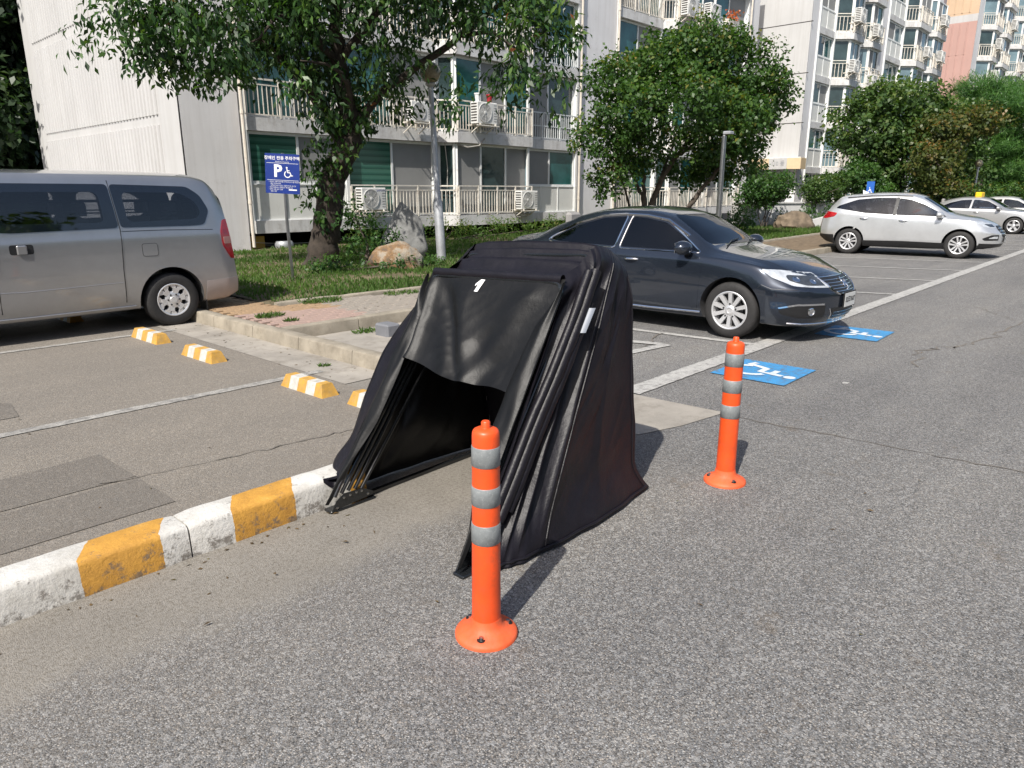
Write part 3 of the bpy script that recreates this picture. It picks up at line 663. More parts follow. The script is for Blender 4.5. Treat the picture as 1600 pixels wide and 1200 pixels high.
for sec in ([(41.1,43.3,'flat',''),(43.35,46.4,'bay','lr'),(46.45,49.65,'bay','lr')], [(52.0,55.2,'flat',''),(55.25,59.2,'bay','lr'),(59.3,63.1,'bay','lr')]):
    for (x0, x1, kind, sd_) in sec:
        for k in range(6):
            zf = .64+H2*k
            pn = ''.join(rng.choice('ssttdp') for _ in range(2 if kind == 'flat' else 2)); bt = 'panel' if (kind == 'flat' and rng.random() < .7) else 'rail'
            floor_seg(B2, x0, x1, 16.3, zf, zf+H2-.34, kind, pn, bt, depth=.75, ch=.7, sides=sd_, detail=1)
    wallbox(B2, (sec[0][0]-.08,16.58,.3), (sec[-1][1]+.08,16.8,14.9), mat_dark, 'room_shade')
    for s in sec: wallbox(B2, (s[0]-.1,16.22,.3), (s[0]-.0,16.7,14.9), mat_frame, 'column')
    wallbox(B2, (sec[0][0]-.1,16.2,.64+H2*6-.33), (sec[-1][1]+.1,16.82,22), mat_wall, 'parapet')
# canopy over the entrance
m = MB()
def canopy_piece(pl, mat, name): 
    m = MB(); m.prism(pl, 2.84, 3.40); return m.build(name, mat, B2)
canopy_piece([(39.15,17.5),(39.0,16.45),(39.98,16.45),(39.98,17.5)], mat_wall_w, 'canopy_board')
canopy_piece([(39.0,16.446),(39.28,15.82),(39.98,15.82),(39.98,16.446)], mat_beige, 'canopy_board')
canopy_piece([(39.15,17.504),(39.98,17.504),(39.98,19.6),(39.35,19.6)], mat_beige, 'canopy_board')
wallbox(B2, (39.4,15.9,3.404), (40,19.6,3.46), mat_beam, 'canopy_roof')
def text_mesh(body, size, name, mat, parent, mtx, align='CENTER', bold=0):
    cu = bpy.data.curves.new('txt', 'FONT'); cu.body = body; cu.size = size; cu.align_x = align; cu.align_y = 'CENTER'; cu.resolution_u = 2; cu.offset = bold
    t = bpy.data.objects.new('txt', cu); TMP.collection.objects.link(t)
    me = evaluated(t); bpy.data.objects.remove(t); me.transform(mtx)
    b = BASE.get(parent.name, Vector((0,0,0))); me.transform(Matrix.Translation(-b)); me.materials.clear(); me.materials.append(mat); me.name = name
    return link_mesh(name, me, parent)
def frame_mtx(o, xd, yd): 
    xd = Vector(xd).normalized(); yd = Vector(yd).normalized(); zd = xd.cross(yd); m = Matrix((xd, yd, zd)).transposed().to_4x4(); m.translation = Vector(o); return m
_a = Vector((39.0,16.45,0))-Vector((39.15,17.5,0))
text_mesh('110 동', .30, 'canopy_lettering', mat_galv, B2, frame_mtx((39.064,16.97,3.12), _a, (0,0,1)))
# ---------------- third block
B3 = thing('apartment_building', (73,16,0), 'far apartment block with pink and tan gable end behind the pines', 'building')
wallbox(B3, (73,16.4,0), (112,30,26), mat_wall); wallbox(B3, (72.95,16,0), (73.0,30,15.2), mat_pink, 'gable_wall'); wallbox(B3, (72.95,16,15.2), (73.0,30,15.75), mat_wall_w, 'gable_band'); wallbox(B3, (72.95,16,15.75), (73.0,30,26), mat_tan, 'gable_wall')
for z0, z1 in ((7.6,10.0),(10.15,12.55),(12.7,15.1)): ribs(B3, 72.95, 16.6, 24, z0, z1, mat_pink, .55, .04)
ribs(B3, 72.95, 16.6, 24, 15.9, 20, mat_tan, .55, .04)
wallbox(B3, (73.0,16.0,0), (74.6,16.42,26)); wallbox(B3, (83.5,16.0,0), (86,16.42,26))
for sec in ([(74.7,78.8,'bay','lr'),(78.9,83.4,'bay','lr')], [(86.1,90,'bay','lr'),(90.1,94,'bay','lr'),(94.1,98,'bay','lr')]):
    for (x0, x1, kind, sd_) in sec:
        for k in range(3, 9):
            zf = .7+2.4*k; pn = ''.join(rng.choice('sstdp') for _ in range(2))
            floor_seg(B3, x0, x1, 16.0, zf, zf+2.06, kind, pn, 'rail', depth=.9, ch=.9, sides=sd_, detail=1)
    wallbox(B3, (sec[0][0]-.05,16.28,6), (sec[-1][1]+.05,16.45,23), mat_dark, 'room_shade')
# ---------------- terrace wall and ramp wall near the far entrance
TW = thing('terrace_wall', (32,13.4,0), 'low cream terrace wall behind the far shrubs', 'wall')
m = MB(); m.prism([(29.9,14.75),(34.6,12.03),(39.5,9.6),(39.6,9.75),(34.7,12.2),(30,14.92)], 0, 1.17); m.build('wall_face', mat_wall_w, TW)
m = MB(); m.prism([(29.85,14.7),(34.58,11.97),(39.5,9.52),(39.66,9.8),(34.75,12.27),(29.98,15.0)], 1.17, 1.23); m.build('coping', mat_wall_w, TW)
RW = MB(); RW.add([(30.6,12.25,0),(33.2,10.2,0),(33.2,10.2,1.0),(32.6,10.7,.95),(30.6,12.25,.35),(30.75,12.42,0),(33.35,10.37,0),(33.35,10.37,1.0),(32.75,10.87,.95),(30.75,12.42,.35)],
       [(0,1,2,3,4),(9,8,7,6,5),(0,4,9,5),(4,3,8,9),(3,2,7,8),(2,1,6,7),(1,0,5,6)]); o = RW.build('ramp_wall', mat_wall_w, loc=(31.5,11.5,0)); tag(o, 'sloping cream ramp wall between the boulder and the silver crossover', 'wall')
# ---------------- outdoor air conditioners
def make_ac(w=.86, h=.62, d=.32):
    t = thing('air_conditioner', (0,0,0), 'outdoor air conditioner', 'air conditioner')
    m = MB(); m.cbox((-w/2,0,0), (w/2,d,h), .02); m.build('casing', mat_ac, t)
    cx = -w*.13; cz = h*.5; r = h*.42
    m = MB(); m.lathe([(r+.02,-.006),(r+.02,-.022),(r,-.024),(r,-.004)], (cx,0,cz), 28, 'y', cap=False); m.build('fan_ring', mat_ac, t, smooth=True)
    m = MB(); m.lathe([(r-.002,-.003),(.001,-.004)], (cx,0,cz), 28, 'y')
    f = m.build('fan_recess', mat_acg, t)
    m = MB()
    for k in range(7): rr = r*(k+1)/7.6; m.lathe([(rr-.006,-.012),(rr-.006,-.018),(rr+.006,-.018),(rr+.006,-.012),(rr-.006,-.012)], (cx,0,cz), 20, 'y', cap=False)
    for k in range(8): a = math.pi*k/4; m.bar((cx+.03*math.cos(a),-.014,cz+.03*math.sin(a)), (cx+r*math.cos(a),-.014,cz+r*math.sin(a)), .008)
    m.lathe([(.055,-.012),(.055,-.024),(.02,-.03)], (cx,0,cz), 14, 'y')
    m.build('fan_grille', mat_ac, t)
    m = MB()
    for k in range(7): z = .08+k*(h-.16)/6; m.box((w*.32,-.006,z), (w*.47,-.001,z+.012))
    m.build('louvre_lines', mat_acg, t)
    m = MB()
    for k in range(7): z = .06+k*(h-.14)/6; m.box((-w/2-.006,.03,z), (-w/2+.001,d-.05,z+.035))
    m.build('side_vent', mat_dark, t)
    m = MB()
    for x in (-w*.38, w*.38):
        m.box((x-.02,-.04,-.045), (x+.02,d+.28,-.005)); m.bar((x,-.02,-.03), (x,d+.26,-.36), .025)
    m.box((-w/2-.05,-.05,-.075), (w/2+.05,-.01,-.045)); m.box((-w/2-.05,d,-.075), (w/2+.05,d+.04,-.045)); m.build('bracket', mat_rail, t)
    return t
ac0 = make_ac(); first = True
GA = 'outdoor air conditioner units hung on the blocks'
acs = [(13.05,17.66,1.16,1,'outdoor air conditioner on the lowest balcony rail behind the standing stone'),
       (19.45,17.28,1.08,1,'outdoor air conditioner low on the bay above the dark sedan roof'),
       (17.35,17.25,3.78,1.05,'outdoor air conditioner with flower pots on top, upper balcony right of the lamp'),
       (14.9,17.6,3.72,.9,'outdoor air conditioner half hidden by cherry leaves behind the globe lamp'),
       (29.75,17.2,8.9,1.1,'outdoor air conditioner high on the bay, left of the pair above the maple'),
       (31.7,17.2,9.0,1.1,'outdoor air conditioner high on the bay, right of the pair above the maple')]
for i, (x, z, f) in enumerate([(44.2,8.05,1),(47.3,7.6,1),(44.0,5.75,.9),(47.4,10.3,1),(44.4,10.6,1.1),(57.8,10.5,1),(60.8,8.1,1.1),(58,8.3,1),(61.2,10.6,1.1),(61,12.9,1.1),(48.2,3.6,1)]):
    acs.append((x, 15.2, z, f, 'small air conditioner on the canopy block, %s balcony column, %s' % (['first','second','third','fourth'][0 if x < 46 else 1 if x < 50 else 2 if x < 59 else 3], ['second row up','third row up','fourth row up','topmost row in view','highest of all'][0 if z < 5 else 1 if z < 7 else 2 if z < 9 else 3 if z < 12 else 4])))
for i, (x, z) in enumerate([(77,13.4),(81.5,10.6),(76.8,10.9),(81.8,15.6),(88.5,12.9),(92.2,15.3),(77.2,18.2),(88,17.8)]):
    acs.append((x, 14.75, z, 1.3, 'tiny air conditioner on the pink-gabled block, %s balcony column, %s' % ('near left' if x < 79 else 'near right' if x < 84 else 'far left' if x < 90 else 'far right', 'lower row' if z < 12 else 'middle row' if z < 15 else 'upper row' if z < 18 else 'top row')))
for (x, y, z, f, lab) in acs:
    o = ac0 if first else copy_tree(ac0); first = False
    o.location = (x, y, z); o.scale = (f, f, f); o['label'] = lab; o['group'] = GA if z > 0 and y < 16.5 else 'air conditioners on the near block'
# unreadably small maker's name in blue on the nearest unit
text_mesh('SAMSUNG', .075, 'maker_lettering', mat_ink_b, ac0, frame_mtx((.27,-.004,.54), (1,0,0), (0,0,1)))
# flower pots standing on the balcony unit
for (x, mt, lab, fl) in ((17.02,mat_white,'white flower pot with a thin stem on the upper air conditioner',0), (17.55,mat_pot_r,'dark red flower pot with a leafy plant on the upper air conditioner',1)):
    t = thing('flower_pot', (x,17.36,4.44), lab, 'flower pot'); m = MB(); m.lathe([(.07,0),(.10,.2),(.11,.2),(.11,.24),(.09,.24),(.085,.2)], (x,17.36,4.44), 16); m.build('pot', mt, t, smooth=True)
    n = 60 if fl else 22; P = np.stack([x+rs.normal(0,.10 if fl else .04,n), 17.36+rs.normal(0,.08,n), 4.66+rs.rand(n)*(.42 if fl else .5)], 1)
    leaf_mesh('foliage', P, np.stack([rs.normal(0,1,n), rs.normal(0,1,n), rs.rand(n)], 1), rs.normal(0,1,(n,3)), rs.uniform(.07,.13,n), rs.uniform(.03,.06,n), mat_bush, rs.rand(n), t)
t = thing('flower_box', (33.9,17.6,9.5), 'orange flowers in a box on the high balcony above the maple', 'flowers')
m = MB(); m.box((33.4,17.45,9.15), (34.4,17.7,9.4)); m.build('box', mat_rail, t); n = 120
leaf_mesh('blossoms', np.stack([33.4+rs.rand(n), 17.55+rs.normal(0,.12,n), 9.4+rs.rand(n)*.4], 1), rs.normal(0,1,(n,3)), rs.normal(0,1,(n,3)), rs.uniform(.08,.15,n), rs.uniform(.06,.1,n), mat_flower, rs.rand(n), t)
# ================================================================ BOLLARD POSTS
def delineator(loc, label, lean=0):
    t = thing('bollard_post', loc, label, 'bollard', 'orange bollard posts by the shelter'); x, y, z = loc
    prof_b = [(.122,.0),(.122,.012),(.116,.020),(.098,.028),(.075,.040),(.062,.055),(.057,.08)]
    m = MB(); m.lathe(prof_b, loc, 40); m.build('base_flange', mat_orange_f, t, smooth=True, angle=60)
    def rad(h): return .0565-.0065*h/.8
    m = MB(); hs = [.05,.2,.4,.48,.56,.63,.70,.78,.815,.832,.842]; pr = [(rad(h), h) for h in hs[:8]]+[(.0503,.818),(.0485,.832),(.044,.840),(.034,.845),(.018,.847),(.0165,.85),(.0165,.868),(.013,.872),(.002,.872)]
    m.lathe(pr, loc, 32); m.build('tube', mat_orange, t, smooth=True, angle=45)
    for a, b in ((.40,.48),(.552,.628),(.705,.782)):
        m = MB(); m.lathe([(rad(a)-.001,a),(rad(a)+.0022,a+.003),(rad(b)+.0022,b-.003),(rad(b)-.001,b)], loc, 32); m.build('reflective_band', mat_refl, t, smooth=True, angle=60)
    for a in (200,320,80):
        bx, by = x+.088*math.cos(R(a)), y+.088*math.sin(R(a)); m = MB(); m.lathe([(.017,.03),(.016,.0335),(.001,.0336)], (bx,by,z), 14); bo = m.build('bolt_hole', mat_black, t)
        m = MB(); m.lathe([(.009,.03),(.0085,.043),(.001,.044)], (bx,by,z), 6); m.build('bolt', mat_steel, bo)
    t.rotation_euler = (lean, -lean*.6, R(random.uniform(0,40))); return t
delineator((1.72,1.74,0), 'orange bollard post with grey bands in front of the black shelter opening', .012)
delineator((3.76,1.78,0), 'orange bollard post with grey bands beside the blue parking square', .0)
# ================================================================ WHEEL STOPS
def wheel_stop(x, y, L, label, rot=0, seed=0):
    t = thing('wheel_stop', (x,y,.006), label, 'wheel stop', 'yellow and white wheel stops'); w0, w1, h = .085, .05, .105; n = 5
    mats = [mat_ws_y, mat_ws_w]; e = .045
    for k in range(n):
        a, b = k/n*L, (k+1)/n*L; m = MB()
        def sec(s):
            i = 1 if 0 < s < L else 0; o = e if s == 0 else (-e if s == L else 0)
            return [(-w0,-s),(w0,-s)], [(-w1,-(s+o)),(w1,-(s+o))]
        (p0, p1), (q0, q1) = sec(a); (r0, r1), (s0, s1) = sec(b); z0, z1 = -.004, h
        vs = [(*p0,z0),(*p1,z0),(*q1,z1),(*q0,z1),(*r0,z0),(*r1,z0),(*s1,z1),(*s0,z1)]
        m.add(vs, [(0,1,2,3)[::-1] if False else (3,2,1,0),(4,5,6,7),(0,1,5,4)[::-1],(3,7,6,2)[::-1] if False else (2,3,7,6),(1,2,6,5),(3,0,4,7)])
        me = m.mesh('painted_block', [mats[k % 2]]); bm = bmesh.new(); bm.from_mesh(me); bmesh.ops.recalc_face_normals(bm, faces=bm.faces); bmesh.ops.bevel(bm, geom=[ed for ed in bm.edges if ed.calc_length() < 0 or (abs(ed.verts[0].co.z-h) < .01 and abs(ed.verts[1].co.z-h) < .01 and abs(ed.verts[0].co.x-ed.verts[1].co.x) < .02)], offset=.004, segments=1, affect='EDGES'); bm.to_mesh(me); bm.free()
        o = bpy.data.objects.new('painted_block', me); COL.objects.link(o); o.parent = t
    m = MB()
    for k in range(1, 9):      # worn black scuffs along the upper edge
        a = L*k/9+random.uniform(-.02,.02); m.box((-w1-.0115,-a,h-.012), (-w1+.012,-a+random.uniform(.02,.06),h+.0012))
    m.build('scuff', mat_ws_k, t)
    t.rotation_euler = (0,0,rot); return t
wheel_stop(3.11,8.99,.71, 'yellow and white wheel stop nearest the silver van', .02)
wheel_stop(3.10,7.58,.66, 'yellow and white wheel stop in the middle of the open stall', .03)
wheel_stop(3.17,5.68,.64, 'largest-looking yellow and white wheel stop on the worn white line', .02)
wheel_stop(3.24,4.77,.64, 'yellow and white wheel stop mostly hidden by the shelter', .02)
wheel_stop(2.9,11.2,.66, 'wheel stop in the shade under the van', .02)
# ================================================================ MOTORCYCLE SHELTER
SH = thing('motorcycle_shelter', (2.5,2.6,0), 'folding black fabric motorcycle shelter standing open on its hoop frame', 'shelter')
FR = Vector((1.97,2.13,.05)); FL = Vector((1.95,3.13,.05))
TR = [Vector(p) for p in ((2.72,2.17,1.245),(2.89,2.17,1.315),(2.97,2.17,1.37),(3.03,2.17,1.395),(3.12,2.18,1.375))]
TL = [Vector(p) for p in ((2.66,3.07,1.225),(2.82,3.07,1.295),(2.88,3.07,1.335),(2.93,3.07,1.37),(3.04,3.06,1.36))]
VK = [0,.14,.27,.40,.54,1.0]
tRx = pch(VK, [p.x for p in TR]+[3.20]); tRz = pch(VK, [p.z for p in TR]+[1.33])
tLx = pch(VK, [p.x for p in TL]+[3.16]); tLz = pch(VK, [p.z for p in TL]+[1.30])
bRx = pch([0,.14,.27,.4,.54,.75,1], [1.985,2.04,2.10,2.17,2.30,2.72,3.26]); bRy = pch([0,.14,.3,.54,.75,1], [2.10,2.06,2.03,2.0,1.985,2.06])
bLx = pch([0,.14,.27,.4,.54,.75,1], [1.93,2.0,2.08,2.17,2.30,2.70,3.24]); bLy = pch([0,.14,.3,.54,.75,1], [3.17,3.27,3.30,3.30,3.30,3.24])
def scal(v):    # 0 on a hoop, 1 midway between hoops
    for a, b in zip(VK[:-1], VK[1:]):
        if a <= v <= b: return math.sin(math.pi*(v-a)/(b-a))*min(1, (b-a)/.14) if b <= .55 else 0
    return 0
nzv = lambda a, b, c=0: noise.noise(Vector((a, b, c)))
_fr = random.Random(17)
FA = [(_fr.uniform(-1,1)*3.2, _fr.uniform(-1,1)*1.6, _fr.uniform(-.5,.5)) for _ in range(7)]; FB = [(_fr.uniform(-1,1)*3.2, _fr.uniform(-1,1)*1.6, _fr.uniform(-.5,.5)) for _ in range(7)]
def facet(u, v):    # sharp straight creases between flat facets
    return max(a*(u-.78)+b*(v-.5)+c for a, b, c in FA)-max(a*(u-.78)+b*(v-.5)+c for a, b, c in FB)
FC = [(_fr.uniform(-1,1)*1.9, _fr.uniform(-1,1)*1.2, _fr.uniform(-.3,.3)) for _ in range(6)]; FD = [(_fr.uniform(-1,1)*1.9, _fr.uniform(-1,1)*1.2, _fr.uniform(-.3,.3)) for _ in range(6)]
def facet2(u, v): return max(a*(u-.5)+b*(v-.5)+c for a, b, c in FC)-max(a*(u-.5)+b*(v-.5)+c for a, b, c in FD)
def side(sgn):
    def f(u, v):        # u front>rear, v bottom>top
        if sgn < 0: B = Vector((bRx(u), bRy(u), .012)); T = Vector((tRx(u), 2.17, tRz(u)))
        else: B = Vector((bLx(u), bLy(u), .012 if u > .06 else .03)); T = Vector((tLx(u), 3.07, tLz(u)))
        P = B.lerp(T, v); env = min(1, v*5)*min(1, (1-v)*5); env = env*env*(3-2*env)
        out = 0
        if u < .56:
            out -= .050*scal(u)**.8*env
            ripple = nzv(u*30, v*.5, 1 if sgn < 0 else 7); out += .009*ripple*env+.004*max(0, 1-2*abs(nzv(u*22, v*5, 9)))*env
        else:
            k = min(1, (u-.56)/.1)
            out += k*env*1.2*(.006*nzv(u*5-v*2.4, v*2.6, 2)+.035*max(0, 1-abs((v-.72)-(u-.56)*1.1)/.10)*(1-u)*1.2-.03*max(0, 1-abs((v-.45)-(u-.62)*1.5)/.12)*(1-u)*1.5)
            rd = lambda x: max(0, 1-2.4*abs(x))**1.5
            out += env*k*(.085*facet(u, v)+.006*rd(nzv(u*9-v*4, v*4, 6)))
            out -= .035*env*math.sin(math.pi*(u-.56)/.44)
        if sgn > 0: out += .22*env*math.exp(-((v-.56)/.30)**2)*min(1,u*7)*(1-u*.5)+.03*env*nzv(u*5, v*4, 77)+.10*math.exp(-((v-.13)/.08)**2)*(1-u)*min(1,u*10)
        # flare at the hem
        out += .022*max(0, 1-v/.16)**2*(.6+.8*nzv(u*12, 3, 5))
        c = .055*max(0, (v-.93)/.07)**2     # round the top corner inwards
        P.y += sgn*(out-c); P.x += .012*nzv(u*7, v*5, 11)*env+(.10*max(0,(u-.85)/.15)*max(0, 1-v/.16)**2)
        P.z += .006*nzv(u*20, v*3, 8)*(v > .1)
        if sgn > 0 and u < .34 and v < .22: P.z = max(P.z, .175*max(0,1-u/.34)*min(1,(P.y-3.14)/.05) if P.y > 3.14 else P.z)
        return (P.x, P.y, P.z)
    return f
m = MB(); m.grid(side(-1), 150, 90); o = m.build('side_cover', mat_cover, SH, smooth=True, angle=0); o['label'] = 'pleated black side cover facing the road'
m = MB(); m.grid(side(1), 80, 50); o = m.build('side_cover', mat_cover, SH, smooth=True, angle=0)
for sg in (-1, 1):      # stitched hem and the seam where the pleated part meets the plain panel
    f_ = side(sg); m = MB(); m.tube([tuple(Vector(f_(.04+.95*i/50, .012))+Vector((0,sg*.003,.004))) for i in range(51)], .007, 6); m.build('hem', mat_cover, SH, smooth=True)
    m = MB(); m.tube([tuple(Vector(f_(.575, .02+.93*i/40))+Vector((0,sg*.001,0))) for i in range(41)], .0045, 6); m.build('seam', mat_cover, SH, smooth=True)
    m = MB(); m.tube([tuple(Vector(f_(.985, .02+.9*i/40))+Vector((0,sg*.001,0))) for i in range(41)], .0045, 6); m.build('seam', mat_cover, SH, smooth=True)
def topf(u, v):     # u front>rear, v right>left
    a = Vector((tRx(u), 2.17+.055, tRz(u))); b = Vector((tLx(u), 3.07-.055, tLz(u))); P = a.lerp(b, v)
    arch = .014*math.sin(math.pi*v); sag = .048*scal(u)*(.6+.4*math.sin(math.pi*v))*(1+.4*nzv(u*6, v*3, 12))
    if u < .03: arch *= .6
    P.z += arch-sag+.006*nzv(u*14, v*4, 3)*min(1, v*8, (1-v)*8)+.007*min(1, v*10, (1-v)*10); P.x += .010*math.sin(v*math.pi)*nzv(u*9, v*3, 6)
    return tuple(P)
m = MB(); m.grid(topf, 80, 40); m.build('top_cover', mat_cover, SH, smooth=True, angle=0)
sR = side(-1); sL = side(1)
def rear(u, v):     # u right>left, v bottom>top
    a = Vector(sR(1, v)); b = Vector(sL(1, v))
    if v > .96: a.y = min(a.y, 2.225); b.y = max(b.y, 3.015)
    P = a.lerp(b, u); P.x += math.sin(math.pi*u)*(.05*math.sin(math.pi*v)+.02*nzv(u*6, v*3, 2)); return tuple(P)
m = MB(); m.grid(rear, 30, 30); m.build('rear_cover', mat_cover, SH, smooth=True, angle=0)
m = MB(); m.grid(lambda u, v: tuple(Vector(topf(1, u)).lerp(Vector(rear(u, 1)), v)), 24, 3); m.build('rear_seam', mat_cover, SH, smooth=True, angle=0)
# glossy lining seen through the opening
def lin(u, v):
    P = Vector(sL(.03+.93*u, v*.97+.012)); f = math.sin(math.pi*min(1, u*1.02))*math.sin(math.pi*v)**.6
    P.y -= .035+f*(.09*max(0, 1-2.2*abs(nzv(u*5-v*1.5, v*.7, 21)))**1.4+.02*nzv(u*13-v*3, v*1.5, 5)+.02); return tuple(P)
m = MB(); m.grid(lin, 70, 40); m.build('lining', mat_pvc, SH, smooth=True, angle=0)
def lin2(u, v):
    P = Vector(sR(.03+.93*u, v*.97+.012)); P.y += .028+.02*abs(nzv(u*8, v*2, 2)); return tuple(P)
m = MB(); m.grid(lin2, 40, 24); m.build('lining', mat_pvc, SH, smooth=True, angle=0)
# hoop tubes: each leg from the pivot plate up, over the roof and down again
def rc(p, c, q, r, n=5):
    a = c+(p-c).normalized()*r; b = c+(q-c).normalized()*r; return [tuple(a*(1-t)**2+c*2*t*(1-t)+b*t*t) for t in [i/n for i in range(n+1)]]
for k in range(5):
    s = .043*k; fl = FL+Vector((s,-.012-.0*k,.03+.012*math.sin(k*.8))); fr = FR+Vector((s,.012,.03+.012*math.sin(k*.8)))
    tl = TL[k]+Vector((-.004,-.03,-.022)); tr = TR[k]+Vector((-.004,.03,-.022))
    if k == 0: tl += Vector((-.016,.02,.01)); tr += Vector((-.018,-.03,.012))
    pth = [tuple(fl)]+rc(fl, tl, tr, .07)+rc(tl, tr, fr, .07)+[tuple(fr)]
    m = MB(); m.tube(pth, .011, 10); m.build('hoop_tube', mat_steel if k == 0 and False else M('tube_black%d' % k, (.018,.02,.022), .25, .3, var=.1, coat=.5) if k == 0 else bpy.data.materials['tube_black0'], SH, smooth=True)
for (F, sg) in ((FL,-1),(FR,1)):
    m = MB(); y0, y1 = F.y+sg*.012, F.y+sg*.018; pl = [(F.x-.03,.012),(F.x+.235,.03),(F.x+.235,.05),(F.x+.17,.085),(F.x+.05,.09),(F.x+.0,.06)]
    n = len(pl); m.add([(a,min(y0,y1)+sg*.012,b) for a,b in pl]+[(a,max(y0,y1)+sg*.012,b) for a,b in pl], [tuple(range(n)), tuple(range(2*n-1,n-1,-1))]+[(i,n+i,n+(i+1)%n,(i+1)%n) for i in range(n)])
    pp = m.build('pivot_plate', bpy.data.materials['tube_black0'], SH)
    for a, b in ((.0,.025),(.045,.07),(.085,.073),(.125,.076),(.16,.074),(.20,.045)):
        m = MB(); m.lathe([(.0075,-.004),(.0075,.004),(.003,.006),(.0005,.0065)] if sg > 0 else [(.0005,-.0065),(.003,-.006),(.0075,-.004),(.0075,.004)], (F.x+a,F.y+sg*.03,b), 8, 'y'); m.build('bolt', mat_steel, pp, smooth=True)
    m = MB(); m.cbox((F.x-.04,F.y-.035,.0), (F.x+.25,F.y+.035,.014), .004); m.build('base_bar', bpy.data.materials['tube_black0'], SH)
m = MB(); m.bar((2.2,3.16,.012), (3.3,3.2,.012), .03, .02); m.bar((2.2,2.08,.012), (3.32,2.1,.012), .03, .02); m.bar((3.28,2.1,.012), (3.26,3.2,.012), .03, .02); m.build('base_frame', bpy.data.materials['tube_black0'], SH)
# front flap folded back over the first hoop, drooping between its legs
def flap(u, v):     # u right>left, v top>bottom
    tR_, tL_ = TR[0], TL[0]; top = tR_.lerp(tL_, u); 
    lenR, lenL = .37, .39; L = lenR+(lenL-lenR)*u+.035*math.sin(math.pi*u)*0+.03*(u < .3)*(1-u/.3)
    leg = (FR.lerp(FL, u)-top).normalized(); nrm = Vector((-leg.z, 0, leg.x)).normalized(); nrm = nrm if nrm.x < 0 else -nrm
    edge = .47+(.40-.47)*u
    P = top+leg*(1.43*edge*.93*v)
    shrink = 1-.06*v; P.y = 2.62+(P.y-2.62)*shrink
    e = min(1, v*5)
    # tent-like creases: from the left corner down to the hem centre, from the right corner down, and belly between
    c1 = abs(u-(.90-.42*v)); c2 = abs(u-(.12+.30*v)); c3 = abs(u-(.97-.05*v))
    d = -.035*e*math.exp(-(c1/.06)**2)*(.3+v)+.045*e*math.exp(-((u-(.72-.2*v))/.12)**2)*v+.03*e*math.exp(-(c2/.07)**2)*v-.02*e*math.exp(-((u-.35)/.1)**2)*v+.02*e*math.exp(-(c3/.03)**2)
    d += .08*facet2(u, v)*e*min(1, u*6, (1-u)*6)+.003*max(0, 1-2*abs(nzv(u*7-v*4, v*5, 32)))*e-.05*v*v*(.4+.6*math.sin(math.pi*u))+.03*(v**6)
    P += nrm*(d+.016); P.z += .02*math.sin(u*9)*v*v
    return tuple(P)
m = MB(); m.grid(flap, 90, 60); fl_o = m.build('front_flap', mat_pvc, SH, smooth=True, angle=0)
def roll(u, v):     # hem of the flap rolled round the first hoop's crossbar
    a = v*math.pi*1.25+.6; top = TR[0].lerp(TL[0], u*.96+.02); r = .026+.003*nzv(u*9, v*2, 41); return (top.x-.012-r*math.cos(a-1.2)*.8, top.y, top.z+.004+r*math.sin(a-1.2))
m = MB(); m.grid(roll, 40, 12); m.build('flap_roll', mat_cover, SH, smooth=True, angle=0)
# side skirts of the flap hanging from the legs
def skirt(sg):
    F, T = (FR, TR[0]) if sg < 0 else (FL, TL[0])
    def f(u, v):
        P = Vector(F).lerp(T, v); w = (.05+.07*math.sin(math.pi*v)**.8)*(1 if sg < 0 else .85)*min(1, (1-v)*6)*min(1, .25+v*2); P.y += -sg*(w*u-.012); P.x += -.03-.02*math.sin(u*3.1)+.018*nzv(v*7, u*2, sg*3); P.z -= .01*u
        return tuple(P)
    return f
for sg in (-1, 1): m = MB(); m.grid(skirt(sg), 12, 60); m.build('leg_sleeve', mat_pvc, SH, smooth=True, angle=0)
# sleeves of fabric wrapped round the upper part of the second and third hoop on the road side, with a strip of silver tape
def sleeve(k, a, b, r, off):
    P0 = FR+Vector((.043*k,0,.03)); P1 = TR[k]; m = MB(); pts = []
    for i in range(15):
        t = a+(b-a)*i/14; p = P0.lerp(P1, t); p.y -= off+.003*math.sin(i*.9)-.03*max(0, i/14-.85)*4; p.x += .003*nzv(i*.6, k, 2); pts.append(tuple(p))
    m.tube(pts, [r*(.85+.2*abs(nzv(i*.45, k*2, 9))) for i in range(15)], 12); return m.build('hoop_sleeve', mat_cover, SH, smooth=True, angle=60)
sleeve(1, .08, .97, .026, .035); sleeve(2, .10, .93, .030, .046); sleeve(3, .12, .80, .026, .050)
m = MB()
def tapef(u, v): 
    p = (FR+Vector((.129,0,.03))).lerp(TR[3], .70+.085*v); a = -.2+1.5*u; return (p.x-.034*math.cos(a)+.004, p.y-.052-.036*math.sin(a), p.z)
m.grid(tapef, 8, 4); m.build('silver_tape', M('tape_silver', (.22,.24,.28), .5, 0), SH, smooth=True)
# strip of white tape, bent, stuck on the flap
m = MB()
def on_flap(u, v, h=.004): 
    p = Vector(flap(u, v)); q = Vector(flap(u+.01, v)); r_ = Vector(flap(u, v+.01)); n = (q-p).cross(r_-p).normalized(); n = n if n.x < 0 else -n; return tuple(p+n*h)
for pts in ([(.575,.06),(.545,.06),(.56,.19),(.585,.19)], [(.575,.06),(.60,.11),(.597,.135),(.565,.085)]):
    m.add([on_flap(a, b) for a, b in pts], [(0,1,2,3)])
m.build('white_tape', mat_white, SH)
m = MB()
def topt(u, v): p = Vector(topf(.30+.012*v, .47-.14*(1-u))); return (p.x, p.y, p.z+.003)
m.grid(topt, 6, 1); m.build('white_tape', mat_white, SH)
